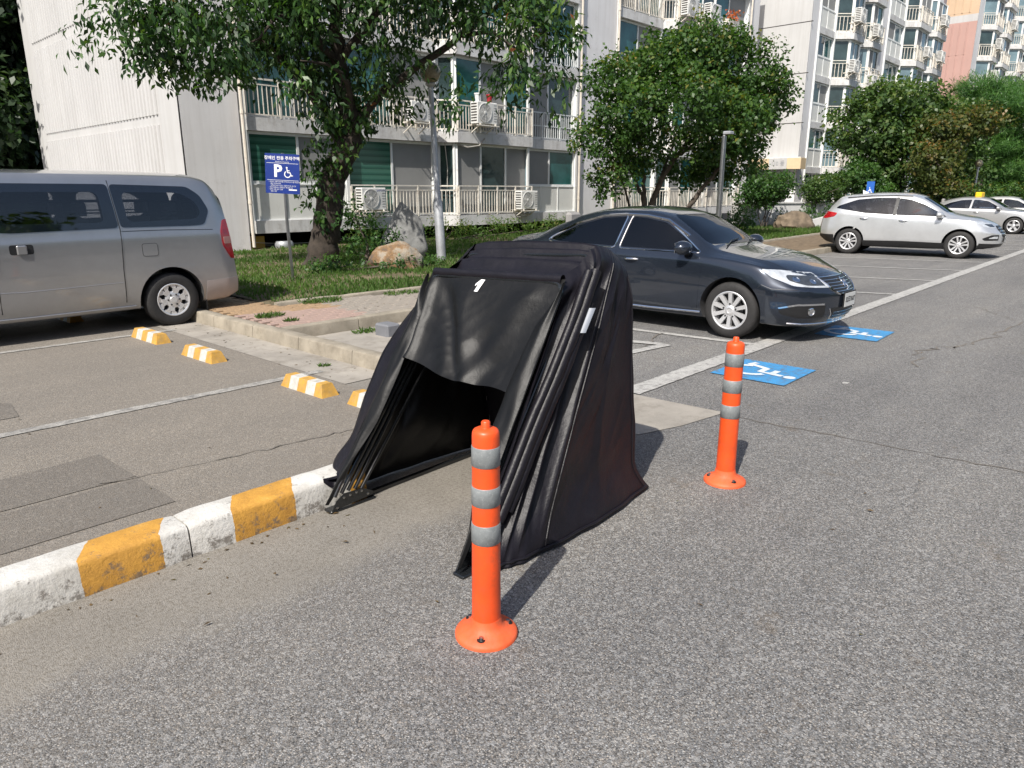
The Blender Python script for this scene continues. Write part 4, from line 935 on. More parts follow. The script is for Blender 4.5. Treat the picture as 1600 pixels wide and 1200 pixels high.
# ================================================================ SIGN, LAMPS
SG = thing('parking_sign', (6.5,11.22,.15), 'blue disabled parking sign on a leaning steel pole beside the cherry tree', 'sign')
cS = Vector((6.475,11.25,1.95)); xs_ = Vector((.40,-.42,-.03)).normalized(); ys_ = Vector((-.02,.03,1)); ys_ = (ys_-xs_*ys_.dot(xs_)).normalized(); zs_ = xs_.cross(ys_)
def sp(a, b, c=0): return tuple(cS+xs_*a+ys_*b+zs_*c)
m = MB(); m.tube([(6.5,11.22,.1),(6.485,11.245,1.2),sp(0,.33,-.03)], .026, 12); m.build('pole', mat_steel, SG, smooth=True)
m = MB(); w, h = .282, .318
m.add([sp(a,b,c) for c in (-.012,.012) for a,b in ((-w,-h),(w,-h),(w,h),(-w,h))], [(3,2,1,0),(4,5,6,7),(0,1,5,4),(1,2,6,5),(2,3,7,6),(3,0,4,7)]); bd = m.build('board', mat_sign, SG)
def sbar(m, a0, b0, a1, b1, c=.0135): m.add([sp(a0,b0,c),sp(a1,b0,c),sp(a1,b1,c),sp(a0,b1,c)], [(0,1,2,3)])
m = MB(); sbar(m, -.255,.165,.265,.170); sbar(m, -.255,-.105,.265,-.100); sbar(m, .10,-.262,.235,-.242); m.build('rule_lines', mat_white, bd)
sm = lambda a, b: frame_mtx(sp(a,b,.0135), xs_, ys_)
text_mesh('장애인 전용 주차구역', .066, 'lettering', mat_white, bd, sm(0,.245), bold=.0012)
text_mesh('Disabled parking only', .026, 'lettering', mat_white, bd, sm(.0,.19))
text_mesh('P', .27, 'lettering', mat_white, bd, sm(-.075,.035), bold=.009)
m = MB(); wheelchair(m, lambda p, z: sp(.015+p.x*.17, -.055+p.y*.17, .0135+z), 0, .09); m.build('wheelchair_symbol', mat_white, bd)
for i, (tx, dx) in enumerate((('• 장애인 자동차 표지를 부착하지 아니한 차량 및 표지',-.23),('붙인 차량이라도',-.20),('보행상 장애가 있는 사람이 타지 아니한',-.20),('• 위반 차량에는 과태료가 부과됩니다',-.23),('• 위반 사항 신고 전화',-.23),('관할 시청',-.20))):
    text_mesh(tx, .026, 'lettering', mat_white, bd, sm(dx,-.13-.031*i), align='LEFT')
def globe_lamp(name, base, h, top_r, label, s=1, lean=(0,0)):
    t = thing(name, base, label, 'street lamp', 'globe street lamps'); x, y, z = base; tx, ty = x+lean[0], y+lean[1]
    mid = .42; P = lambda f: (x+lean[0]*f, y+lean[1]*f, z+h*f)
    m = MB(); m.tube([P(0),P(.38),P(.40),P(1)], [.105*s,.098*s,.066*s,.055*s], 16); m.build('pole', mat_galv, t, smooth=True, angle=30)
    m = MB(); m.lathe([(.06*s,0),(.10*s,.03*s),(.11*s,.06*s),(.09*s,.09*s)], (tx,ty,z+h-.03), 16); m.build('collar', mat_galv, t, smooth=True)
    m = MB(); rr = top_r; m.lathe([(rr*.42,.05*s)]+[(rr*math.sin(R(a)), .05*s+rr*.92-rr*math.cos(R(a))) for a in range(28,180,8)]+[(.001,.05*s+rr*1.92)], (tx,ty,z+h), 24); m.build('globe', mat_lamp, t, smooth=True, angle=0)
    return t
globe_lamp('street_lamp', (10.75,12.16,.0), 3.82, .215, 'grey street lamp with brownish glass globe between standing stone and shelter', lean=(-.1,.11))
globe_lamp('street_lamp', (40.6,7.95,0), 2.75, .17, 'thin far street lamp with globe in front of the pines', .8)
t = thing('lamp_post', (18.0,9.3,.15), 'slim steel lamp post with a small bent head in front of the maple', 'lamp post'); m = MB(); m.tube([(18.0,9.3,.1),(18.0,9.3,3.05)], [.075,.06], 14); m.build('pole', mat_steel, t, smooth=True)
m = MB(); m.tube([(18.0,9.3,3.05),(18.0,9.3,3.12)], .035, 8); m.cbox((17.95,9.12,3.10),(18.18,9.33,3.17), .02); m.build('lamp_head', mat_galv, t)
SB = thing('blue_sign', (34.97,10.88,0), 'small blue disabled parking sign seen above the silver crossover roof', 'sign'); m = MB(); m.tube([(34.97,10.88,0),(34.97,10.88,1.5)], .03, 8); m.build('pole', mat_steel, SB)
c2 = Vector((34.97,10.88,1.75)); x2 = Vector((.682,-.731,0)); n2 = Vector((-.731,-.682,0)); m = MB(); q2 = lambda a, b, c: tuple(c2+x2*a+Vector((0,0,1))*b+n2*c)
m.add([q2(a,b,c) for c in (.03,.05) for a,b in ((-.17,-.36),(.17,-.36),(.17,.36),(-.17,.36))], [(3,2,1,0),(4,5,6,7),(0,1,5,4),(1,2,6,5),(2,3,7,6),(3,0,4,7)]); b2 = m.build('board', M('sign_blue_pale', (.03,.13,.48), .4), SB)
m = MB(); wheelchair(m, lambda p, z: q2(-.12+p.x*.24, -.18+p.y*.30, .053+z), 0, .12); m.build('wheelchair_symbol', mat_white, b2)
# ================================================================ ROCKS
def rock(name, c, r, label, mat, seed, sub=4, flat=.0, taper=0):
    bm = bmesh.new(); bmesh.ops.create_icosphere(bm, subdivisions=sub, radius=1)
    for v in bm.verts:
        p = v.co.copy(); d = 1+.22*noise.noise(p*1.3+Vector((seed,0,0)))+.10*noise.noise(p*3.1+Vector((0,seed,0)))+.035*noise.noise(p*8+Vector((seed,seed,0)))
        for k in range(7):      # flat facets
            a = random.Random(seed*10+k); n = Vector((a.gauss(0,1), a.gauss(0,1), a.gauss(0,1))).normalized(); lim = .78+.12*a.random(); q = p.dot(n)
            if q > lim: p -= n*(q-lim)
        p *= d
        if taper: f = 1-taper*max(0, p.z); p.x *= f; p.y *= f
        v.co = Vector((p.x*r[0], p.y*r[1], p.z*r[2]))
    me = bpy.data.meshes.new(name); bm.to_mesh(me); bm.free(); me.materials.append(mat); me.polygons.foreach_set('use_smooth', [True]*len(me.polygons)); me.set_sharp_from_angle(angle=R(32))
    o = bpy.data.objects.new(name, me); COL.objects.link(o); o.location = c; tag(o, label, 'rock'); return o
o = rock('boulder', (9.15,11.75,.30), (.56,.40,.38), 'ochre and grey boulder lying in the grass beside the cherry tree', mat_boul2, 4); o.rotation_euler = (0,0,R(-42))
o = rock('standing_stone', (10.3,12.95,.50), (.56,.42,.92), 'tall grey standing stone on the lawn left of the globe lamp', mat_boul, 9, taper=.38); o.rotation_euler = (R(3),R(6),R(-47))
o = rock('boulder', (29.9,12.1,.4), (.85,.6,.55), 'brown boulder on the far lawn left of the silver crossover', M('boulder_brown', (.15,.115,.08), .9, var=.5, vs=3, bp=1, bs=8), 13); o.rotation_euler = (0,0,R(-40))
m = MB(); m.box((9.5,18.5,.15),(9.95,18.8,.5)); o = m.build('plastic_crate', mat_ply, loc=(9.7,18.65,.15)); tag(o, 'yellow crate under the lowest balcony by the wall corner', 'crate')
m = MB(); m.lathe([(.24,0),(.26,.06),(.26,.14),(.22,.2),(.001,.2)], (10.35,18.2,.16), 18); o = m.build('metal_basin', mat_galv, loc=(10.35,18.2,.16), smooth=True); tag(o, 'upturned metal basin in the grass under the lowest balcony', 'basin')
# ================================================================ TREES
def limb(m, pts, r0, r1, wob=.03, n=8, sub=5):
    out = []; k = len(pts)-1
    P = [Vector(p) for p in pts]
    for i in range(k):
        for j in range(sub):
            t = j/sub; a = P[max(i-1,0)]; b = P[i]; c = P[i+1]; d = P[min(i+2,k)]
            q = .5*((2*b)+(-a+c)*t+(2*a-5*b+4*c-d)*t*t+(-a+3*b-3*c+d)*t**3); out.append(q)
    out.append(P[-1]); N = len(out); rr = []
    for i, q in enumerate(out):
        f = i/(N-1); q += Vector((random.gauss(0,wob), random.gauss(0,wob), 0))*(.3+.7*f)*(f > 0); rr.append((r0+(r1-r0)*f)*(1+.08*random.uniform(-1,1)))
    m.tube(out, rr, n)
def crown(t, lobes, dens, lsize, asp, mat, droop=.5, cl=.22, per=26, seed=1, name='crown', tone_z=0, shell=.45, gap=.12, yellow=None):
    r = np.random.RandomState(seed); P = []; D = []; N = []; T = []
    for (cx, cy, cz, rx, ry, rz) in lobes:
        vol = rx*ry*rz; nc = max(4, int(dens*vol**.72))
        for _ in range(nc):
            d = r.normal(0,1,3); d /= np.linalg.norm(d); rad = shell+(1-shell)*r.rand()**.6
            c = np.array([cx,cy,cz])+d*rad*np.array([rx,ry,rz])
            if noise.noise(Vector(c*1.1)+Vector((seed,0,0))) < gap-.5: continue
            k = int(per*r.uniform(.6,1.3)); ax = r.normal(0,1,3); ax[2] = ax[2]*.4-droop*.6; ax += d*.7; ax /= np.linalg.norm(ax)
            s = r.uniform(-1,1,k)[:,None]; pos = c+ax*s*cl*1.4+r.normal(0,cl*.38,(k,3)); P.append(pos)
            dd = ax*.6+r.normal(0,.75,(k,3)); dd[:,2] -= droop; D.append(dd)
            nn = r.normal(0,.55,(k,3)); nn[:,2] += .9; N.append(nn+d*.5)
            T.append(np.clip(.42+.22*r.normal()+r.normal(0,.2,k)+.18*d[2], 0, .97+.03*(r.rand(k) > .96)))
    P = np.concatenate(P); D = np.concatenate(D); N = np.concatenate(N); T = np.concatenate(T); n = len(P); L = lsize*r.uniform(.65,1.25,n)
    return leaf_mesh(name, P, D, N, L, L*asp, mat, T, t), n
TOT = 0
CT = thing('cherry_tree', (8.44,13.39,.1), 'big cherry tree with dark ivy-clad trunk leaning over the blue parking sign', 'tree')
m = MB(); limb(m, [(8.40,13.44,.0),(8.46,13.36,.35),(8.53,13.3,.8),(8.6,13.21,1.3),(8.70,13.11,1.95),(8.90,12.9,2.5),(8.98,12.81,2.95)], .33, .22, .02, 14)
for q in range(5):
    a = q*1.3+.4; limb(m, [(8.45,13.38,.45),(8.42+.3*math.cos(a),13.4+.3*math.sin(a),.15),(8.42+.5*math.cos(a),13.4+.5*math.sin(a),.05)], .17, .05, .01, 8, 3)
for pts, a, b in (([(8.98,12.81,2.9),(8.9,12.88,3.6),(8.86,12.92,4.3),(8.87,12.92,5.4),(8.95,12.8,6.8)], .22, .06), ([(8.95,12.83,2.85),(9.45,12.3,3.6),(9.98,11.73,4.1),(10.64,11.03,4.74),(11.0,10.2,5.3),(10.7,9.3,4.9)], .105, .02),
    ([(8.85,12.95,2.6),(8.45,13.35,3.6),(8.02,13.84,4.3),(7.0,14.0,4.7),(6.0,14.0,4.7),(5.4,14.0,4.45)], .15, .02), ([(8.87,12.9,4.0),(8.2,12.9,4.6),(7.5,12.7,4.7),(6.9,12.6,4.2)], .08, .015), ([(8.9,12.85,4.2),(9.5,12.2,5.2),(10.2,10.9,6.2)], .09, .02), ([(8.95,12.82,3.0),(8.7,12.4,3.6),(8.2,12.2,3.9),(7.5,12.1,3.9)], .07, .012), ([(10.5,11.1,4.6),(10.4,10.2,4.5),(10.4,9.3,4.0)], .05, .01)):
    limb(m, pts, a, b, .035, 9)
m.build('trunk', mat_bark, CT, smooth=True, angle=0)
LCH = [(5.37,14.04,4.37,.89,.9,.6),(6.33,13.74,4.32,1.2,1.2,.78),(6.39,13.38,3.67,.5,.6,.42),(7.54,13.17,4.63,1.47,1.6,1.15),(6.83,12.61,3.64,.55,.6,.42),(7.36,12.05,3.45,.5,.55,.75),(8.8,12.56,4.73,1.66,1.8,1.45),(8.85,13.09,3.55,.85,.8,.75),(9.64,11.66,5.55,1.52,1.6,1.0),(10.7,13.4,3.8,1.0,.9,.7),(9.56,10.28,3.22,.5,.5,.48),(9.17,12.16,3.32,.65,.7,.5),(10.5,10.0,4.85,1.0,1.2,.85),(10.43,9.34,4.16,.84,.9,.8),(10.48,8.99,3.54,.55,.5,.5),(10.7,8.76,4.64,.57,.6,.5),(10.13,9.52,3.38,.36,.4,.55),(6.67,14.11,5.79,2,2,1.2),(8.55,12.83,6.35,2.35,2.4,1.5),(10.32,10.93,6.04,2.07,2,1.24),(9.71,12.31,7.9,2.6,2.4,1.5),(7.81,13.61,7.5,2.07,2,1.24)]
BIG = [LCH[i] for i in (0,1,3,6,8,12,13)]; DR = [LCH[i] for i in (2,4,5,7,9,10,11,14,15,16)]
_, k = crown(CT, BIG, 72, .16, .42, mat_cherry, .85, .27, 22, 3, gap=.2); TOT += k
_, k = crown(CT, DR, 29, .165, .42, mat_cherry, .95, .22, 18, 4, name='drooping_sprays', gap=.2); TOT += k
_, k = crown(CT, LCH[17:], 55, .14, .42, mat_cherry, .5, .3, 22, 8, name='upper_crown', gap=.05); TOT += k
IV = [(8.55,12.95,1.9,.32,.3,.5),(8.7,12.8,2.5,.35,.3,.45),(8.5,12.9,3.0,.5,.4,.45),(8.3,13.1,2.35,.28,.25,.45),(8.15,13.05,1.7,.22,.2,.45),(9.05,12.6,3.05,.4,.35,.4),(8.3,13.0,1.1,.14,.14,.3)]
_, k = crown(CT, IV, 130, .13, .6, mat_cherry, .9, .14, 12, 5, name='ivy', shell=.2, gap=-.2)
MT = thing('maple_tree', (20.6,13.1,.15), 'broad round maple with several stems in front of the white block', 'tree')
m = MB()
for pts, a in (([(20.5,13.15,.1),(20.5,13.2,1.0),(20.38,13.34,1.7),(20.15,13.59,2.3),(19.5,13.9,3.4)], .15), ([(20.62,13.08,.1),(20.62,13.09,1.06),(20.79,12.89,1.9),(21.17,12.48,2.84),(21.55,12.08,3.81),(21.65,12.0,5.4)], .20), ([(20.55,13.2,.1),(20.5,13.2,1.0),(20.44,13.27,1.9),(20.3,13.4,3.1),(20.1,13.6,4.6)], .16),
    ([(21.2,12.4,.1),(21.39,12.25,.95),(21.7,11.95,1.66),(22.1,11.5,2.45),(22.5,11.1,3.62),(22.9,10.7,4.7)], .17), ([(20.2,13.5,.1),(20.18,13.55,.95),(20.05,13.7,1.7),(19.4,13.8,2.6)], .10), ([(20.75,12.95,1.8),(21.3,12.9,2.8),(21.9,12.9,3.8)], .09), ([(21.2,12.4,2.8),(21.9,11.9,3.5),(22.5,11.4,4.2)], .08), ([(20.3,13.3,3.0),(19.6,13.0,3.8),(18.9,12.9,4.2)], .07)):
    limb(m, pts, a*.66, .02, .03, 8)
m.build('trunk', mat_bark2, MT, smooth=True, angle=0)
LMP = [(18.55,13.84,3.26,.85,1.2,.7),(19.31,13.75,5.05,1.08,1.3,.8),(18.84,13.52,1.95,.75,.9,.62),(18.83,12.79,4.03,1.2,1.3,.8),(20.26,13.46,5.3,1.2,1.4,.85),(21.06,12.61,5.67,1.4,1.6,1.0),(21.71,11.91,6.12,1.3,1.5,.8),(19.6,11.24,4.32,1.55,1.2,.95),(22.42,11.15,5.49,1.3,1.5,1.05),(22.88,10.66,4.56,1.2,1.4,.9),(23.22,10.29,4.5,.77,.9,.6),(21.43,10.74,3.9,1.25,1.3,.8),(21.53,11.37,3.2,1.3,1.3,.75),(22.44,11.12,2.55,1.2,1.2,.7),(19.91,13.11,3.01,1.3,1.2,.8),(22.37,12.66,2.4,1.3,1,.6),(23.29,10.95,3.46,.75,.9,.85)]
LMP = [(l[0]*.93+20.8*.07, l[1]*.93+12.3*.07, l[2]*.95+3.6*.05, l[3]*.9, l[4]*.9, l[5]*.9) for l in LMP]
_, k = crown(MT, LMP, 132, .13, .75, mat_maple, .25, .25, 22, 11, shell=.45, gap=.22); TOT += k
def simple_tree(name, base, label, trunkpts, lobes, mat, dens, ls, asp=.6, seed=1, r0=.2, droop=.3, cl=.35, per=22, bark=mat_bark2, gap=.1, group=None):
    global TOT
    t = thing(name, base, label, 'tree', group); m = MB()
    for pts, a in trunkpts: limb(m, pts, a, a*.2, .05, 8)
    m.build('trunk', bark, t, smooth=True, angle=0); _, k = crown(t, lobes, dens, ls, asp, mat, droop, cl, per, seed, gap=gap); TOT += k; return t
def radial(base, top, lobes, r0):
    b = Vector(base); out = [([tuple(b), tuple(b.lerp(Vector(top), .5)), tuple(top)], r0)]
    for i, l in enumerate(lobes):
        a = b.lerp(Vector(top), .35+.5*((i*7) % 5)/5); c = Vector(l[:3]); out.append(([tuple(a), tuple(a.lerp(c, .55)+Vector((0,0,.25))), tuple(c)], r0*.35))
    return out
LRT = [(37.93,12.11,4.59,1.66,2,1.7),(40.17,11.17,5.55,2.04,2,1.3),(38.24,11.78,5.73,1.66,1.5,.95),(42.44,10.21,4.76,1.92,2,1.5),(39.49,10.44,3.44,2.3,2,1.55),(38.29,11.72,2.85,1.49,1.5,1.2),(43.08,9.52,2.92,1.75,1.6,1.5)]
simple_tree('zelkova_tree', (39.8,11,0), 'large dark green tree behind the silver crossover, hiding the lower balconies', radial((39.8,11,0), (40,11,5), LRT, .22), LRT, mat_zelk, 75, .2, .7, 21, cl=.36, gap=.24)
LOR = [(38.54,8.52,4.57,1.88,1.5,.65),(39.12,7.91,4.7,1.4,1.2,.6),(37.99,9.12,4.3,1.09,1,.55),(36.8,8.92,3.02,1.5,1,.85),(37.11,8.59,1.93,1.2,1,.6)]
simple_tree('maple_tree', (38.2,8.8,0), 'bronze and yellow tinged maple between the dark tree and the pines', radial((38.2,8.8,0), (38.3,8.7,4), LOR, .16), LOR, mat_oran, 75, .17, .7, 23, cl=.3, gap=.25)
LPN = [(45.84,9.5,6.81,1.18,1.2,.5),(46.59,8.69,6.18,1.84,1.5,.5),(45.79,9.54,6.18,1.1,1,.37),(47.62,9.05,5.49,1.7,1.5,.5),(46.4,8.9,3.96,1.18,1.3,.42),(48.17,8.46,2.85,1.89,1.6,.7),(48.69,9.37,2.18,1.54,1.5,.8),(47.0,9.0,4.8,1.4,1.2,.4)]
simple_tree('pine_tree', (47,9,0), 'bright green pine with layered boughs at the right, its top against the pink gable', radial((47,9,0), (46.4,9,6.6), LPN, .2), LPN, mat_pine, 170, .26, .10, 31, droop=-.35, cl=.3, per=46, gap=.05)
LP2 = [(48.4,8.21,6.78,1.32,1.5,.5),(47.59,7.62,5.55,1.47,1.5,.6),(48.72,7.87,4.18,1.7,1.6,.7),(49.37,7.18,2.85,1.51,1.6,.9),(50.5,6.5,5.6,1.6,1.5,.7),(51.5,6.2,3.6,1.8,1.5,.9),(51.5,6,2,2,1.5,.9)]
simple_tree('pine_tree', (49.5,7.3,0), 'second pine cut by the right edge of the picture', radial((49.5,7.3,0), (49.2,7.4,6.6), LP2, .2), LP2, mat_pine, 170, .26, .10, 33, droop=-.35, cl=.3, per=46, gap=.05)
for i, (x, y, s) in enumerate(((55,9.5,2.4),(58,7,2.6),(62,11,2.8),(66,8,3),(74,9,3.2),(83,10,3.5),(95,9,4),(60,3.5,2.6),(110,8,5),(75,4.5,3))):
    lb = [(x+s*.8*math.cos(a), y+s*.6*math.sin(a), s*(.75+.55*((i+j) % 3)/2), s*.8, s*.8, s*.6) for j, a in enumerate((.3,1.9,3.4,5.1,2.6))]
    simple_tree('background_tree', (x,y,0), 'green tree in the distance behind the pines at the right edge', radial((x,y,0), (x,y,s*1.4), lb[:3], .18), lb, mat_zelk, 38, .32, .7, 60+i, cl=.55, per=18, group='trees in the distance on the right')
far_t = [o for o in COL.objects if o.name.startswith('background_tree')][:4]
for i in range(17):     # unseen row of trees, added to give the cars' glass and paint something to reflect
    x, y = ((-34+i*6.5, -19-2.5*((i*5) % 3)) if i < 11 else (-27-2*((i*3) % 3), -14+(i-11)*8))
    o = copy_tree(far_t[i % 4]); b = BASE[far_t[i % 4].name]; f = 1.45+.25*((i*7) % 4)/3; o.location = (x, y, 0); o.scale = (f, f, f); o.rotation_euler = (0,0,i*1.1); o['label'] = 'unseen tree added across the road for reflections in the parked cars'; o['group'] = 'unseen trees added for car reflections'
for i, (x, y, s, lab) in enumerate(((7.5,36,4.6,'dark leafy tree left of the white gable, nearest the van roof'),(10.5,39,5,'dark leafy tree rising beside the far edge of the white gable'),(4.5,37,5.2,'dark leafy tree cut by the left edge behind the van'),(8,44,6,'tall tree behind the others left of the white gable'),(7.2,33,3.4,'low dark tree touching the far edge of the white gable'))):
    lb = [(x+s*.75*math.cos(a)*(1-.05*j), y+s*.5*math.sin(a), s*(.45+.42*j), s*.72, s*.65, s*.5) for j, a in enumerate((.3,2.4,4.2,1.2,3.4,5.4,.8,2.9))]
    simple_tree('woodland_tree', (x,y,0), lab, radial((x,y,0), (x,y,s*2.6), lb[:4], .22), lb, mat_wood, 70, .32, .6, 80+i, cl=.6, per=24, gap=-.1, group='woodland trees left of the gable')
# ---------------- shrubs
def shrub(base, lobes, label, mat, dens, ls, asp=.6, seed=1, stems=5, cl=.2, per=22, gap=.0):
    t = thing('shrub', base, label, 'shrub'); m = MB(); b = Vector(base)
    for k in range(stems):
        l = lobes[k % len(lobes)]; limb(m, [tuple(b+Vector((random.gauss(0,.08),random.gauss(0,.08),0))), tuple(b.lerp(Vector(l[:3]), .5)+Vector((random.gauss(0,.1),random.gauss(0,.1),0))), (l[0]+random.gauss(0,l[3]*.4), l[1]+random.gauss(0,l[4]*.4), l[2])], .03, .01, .02, 6)
    m.build('stems', mat_bark2, t, smooth=True, angle=0); crown(t, lobes, dens, ls, asp, mat, .15, cl, per, seed, name='foliage', shell=.35, gap=gap); return t
shrub((29.9,13.4,.1), [(29.9,13.39,1.79,1.0,.9,.7),(30.3,13.0,1.9,.7,.7,.55),(29.5,13.7,1.6,.7,.7,.55)], 'bright green shrub on thin stems below the entrance canopy', mat_bush, 150, .13, .7, 41)
shrub((33.5,12.7,.8), [(33.54,12.6,1.8,1.0,.8,.62),(34.5,12.3,1.9,.9,.8,.7)], 'rounded olive green shrub behind the terrace wall', mat_zelk, 170, .12, .7, 42)
shrub((35.7,11.9,.8), [(35.7,11.7,2.3,1.1,.9,.75),(36.2,11.2,1.8,1,.8,.6)], 'mid green shrub at the foot of the large dark tree', mat_bush, 130, .14, .7, 43)
shrub((35.9,10.3,.3), [(35.9,10.25,1.55,.55,.5,.4)], 'small bright shrub beside the small blue sign', mat_pine, 130, .14, .25, 44)
shrub((37.8,9.1,.2), [(37.84,9.1,1.5,1.3,.8,.8),(39.2,8.2,1.4,1.3,.8,.8),(41,7.4,1.3,1.4,.9,.8),(43,6.8,1.3,1.6,.9,.8),(45.2,6.2,1.2,1.6,.9,.8)], 'yellow green hedge behind the crossover bonnet and the taxi', mat_maple, 110, .14, .7, 45, stems=9)
shrub((8.95,12.55,.15), [(8.95,12.6,.75,.5,.45,.6),(9.3,12.35,.5,.4,.4,.4),(8.8,12.8,1.25,.3,.3,.35)], 'leafy dark green bush growing against the cherry trunk', mat_bush, 160, .10, .55, 46, cl=.14, per=16)
shrub((8.0,12.2,.15), [(8.0,12.1,.3,.7,.5,.16),(8.9,11.4,.28,.5,.3,.14),(7.5,11.9,.27,.4,.3,.12),(9.6,11.4,.28,.5,.4,.15)], 'low green ground cover around the ochre boulder', mat_bush, 200, .09, .45, 47, cl=.1, per=18)
shrub((26.5,12.8,.1), [(26.6,12.8,.7,.5,.5,.5),(25.8,13.2,.5,.6,.5,.4)], 'small leafy bush left of the bright shrub on the far lawn', mat_bush, 150, .12, .5, 48, cl=.15)
shrub((31.6,13.1,.1), [(31.4,13.0,.55,.5,.4,.45),(32.2,12.5,.7,.4,.4,.4),(33.2,11.8,.75,.6,.4,.35)], 'flowering bushes against the terrace wall beside the brown boulder', mat_bush, 150, .12, .5, 49, cl=.15)
shrub((15.0,17.0,.15), [(13,17.2,.45,1.2,.4,.3),(15.5,17.1,.5,1.4,.4,.35),(18,16.9,.5,1.5,.4,.35),(20.5,16.7,.5,1.5,.4,.35)], 'low row of pale weeds under the lowest balconies', mat_grass, 120, .12, .3, 50, cl=.16)
LW = [(-1.6,32.4,1.5,2.2,1.5,1.6),(.2,31.6,3.2,2.0,1.5,1.7),(1.8,31.0,4.6,1.8,1.5,1.6),(3.4,30.6,2.2,1.8,1.3,1.7),(4.4,30.6,4.2,1.6,1.2,1.7),(5.2,30.8,6.2,1.7,1.2,1.8),(2.4,31.6,7.2,2.2,1.5,1.9),(-.4,32.6,6.2,2.2,1.5,1.9),(4.6,31.4,8.8,2.2,1.5,1.8),(-2.8,33,4.2,2.2,1.5,1.8)]
LW = [(l[0]+5.3, l[1]+3.2, *l[2:]) for l in LW]
simple_tree('woodland_tree', (7.3,35,0), 'nearest dark tree filling the strip between the gable and the left edge', radial((7.3,35,0), (7.6,34.8,7), LW[:5], .2), LW, mat_wood, 75, .24, .6, 99, cl=.5, per=24, gap=-.2, group='woodland trees left of the gable')
# dead leaves and grit lying along the kerbs
n = 330; xx = np.concatenate([rs.uniform(-1.5,2.0,60), rs.uniform(3.5,4.0,60), rs.uniform(4.2,9,110), rs.uniform(1,14,100)]); yy = np.concatenate([3.14-np.abs(rs.normal(0,.12,60)), rs.uniform(5.5,9.5,60), rs.uniform(7.7,9.2,110), rs.uniform(-.5,6.5,100)])
zz = np.concatenate([np.full(60,.003), np.full(60,.010), np.full(110,.154), np.full(100,.012)]); P = np.stack([xx,yy,zz],1)
lo = leaf_mesh('leaf_litter', P, np.stack([rs.normal(0,1,n),rs.normal(0,1,n),rs.normal(0,.1,n)],1), np.stack([rs.normal(0,.2,n),rs.normal(0,.2,n),np.ones(n)],1), rs.uniform(.012,.045,n), rs.uniform(.006,.018,n), leafmat('dead_leaf', [(0,(.05,.035,.02)),(.6,(.14,.09,.04)),(1,(.10,.10,.04))], .1), rs.rand(n)); tag(lo, 'scattered dead leaves and grit on the paving and along the kerbs', 'leaf litter', kind='stuff')
print('leaves', TOT)
# ================================================================ CARS  (x forward, y left, origin on the ground mid-wheelbase)
def boolean(a, b, op):
    """meshes a (op) b -> new mesh (manifold solver)"""
    oa = bpy.data.objects.new('a', a); ob = bpy.data.objects.new('b', b); TMP.collection.objects.link(oa); TMP.collection.objects.link(ob)
    md = oa.modifiers.new('x', 'BOOLEAN'); md.object = ob; md.operation = op; md.solver = 'MANIFOLD'; me = evaluated(oa)
    if len(me.polygons) == 0: md.solver = 'EXACT'; me = evaluated(oa)
    bpy.data.objects.remove(oa); bpy.data.objects.remove(ob); return me
def solid(vs, fs):
    bm = bmesh.new(); V = [bm.verts.new(v) for v in vs]
    for f in fs: bm.faces.new([V[i] for i in f])
    bmesh.ops.recalc_face_normals(bm, faces=bm.faces); me = bpy.data.meshes.new('solid'); bm.to_mesh(me); bm.free(); return me
def prism_y(poly, y0, y1):
    n = len(poly); return solid([(x,y0,z) for x,z in poly]+[(x,y1,z) for x,z in poly], [tuple(range(n)), tuple(range(n,2*n))]+[(i,(i+1)%n,n+(i+1)%n,n+i) for i in range(n)])
def prism_x(poly, x0, x1):
    n = len(poly); return solid([(x0,y,z) for y,z in poly]+[(x1,y,z) for y,z in poly], [tuple(range(n)), tuple(range(n,2*n))]+[(i,(i+1)%n,n+(i+1)%n,n+i) for i in range(n)])
def rpoly(poly, r=.04, n=4):      # polygon with rounded corners
    out = []; k = len(poly)
    for i in range(k):
        p, c, q = Vector(poly[i-1]), Vector(poly[i]), Vector(poly[(i+1) % k]); a = (p-c); b = (q-c); ra = min(r, a.length*.45); rb = min(r, b.length*.45)
        A = c+a.normalized()*ra; B = c+b.normalized()*rb
        for t in [j/n for j in range(n+1)]: v = A*(1-t)**2+c*2*t*(1-t)+B*t*t; out.append((v.x, v.y))
    return out
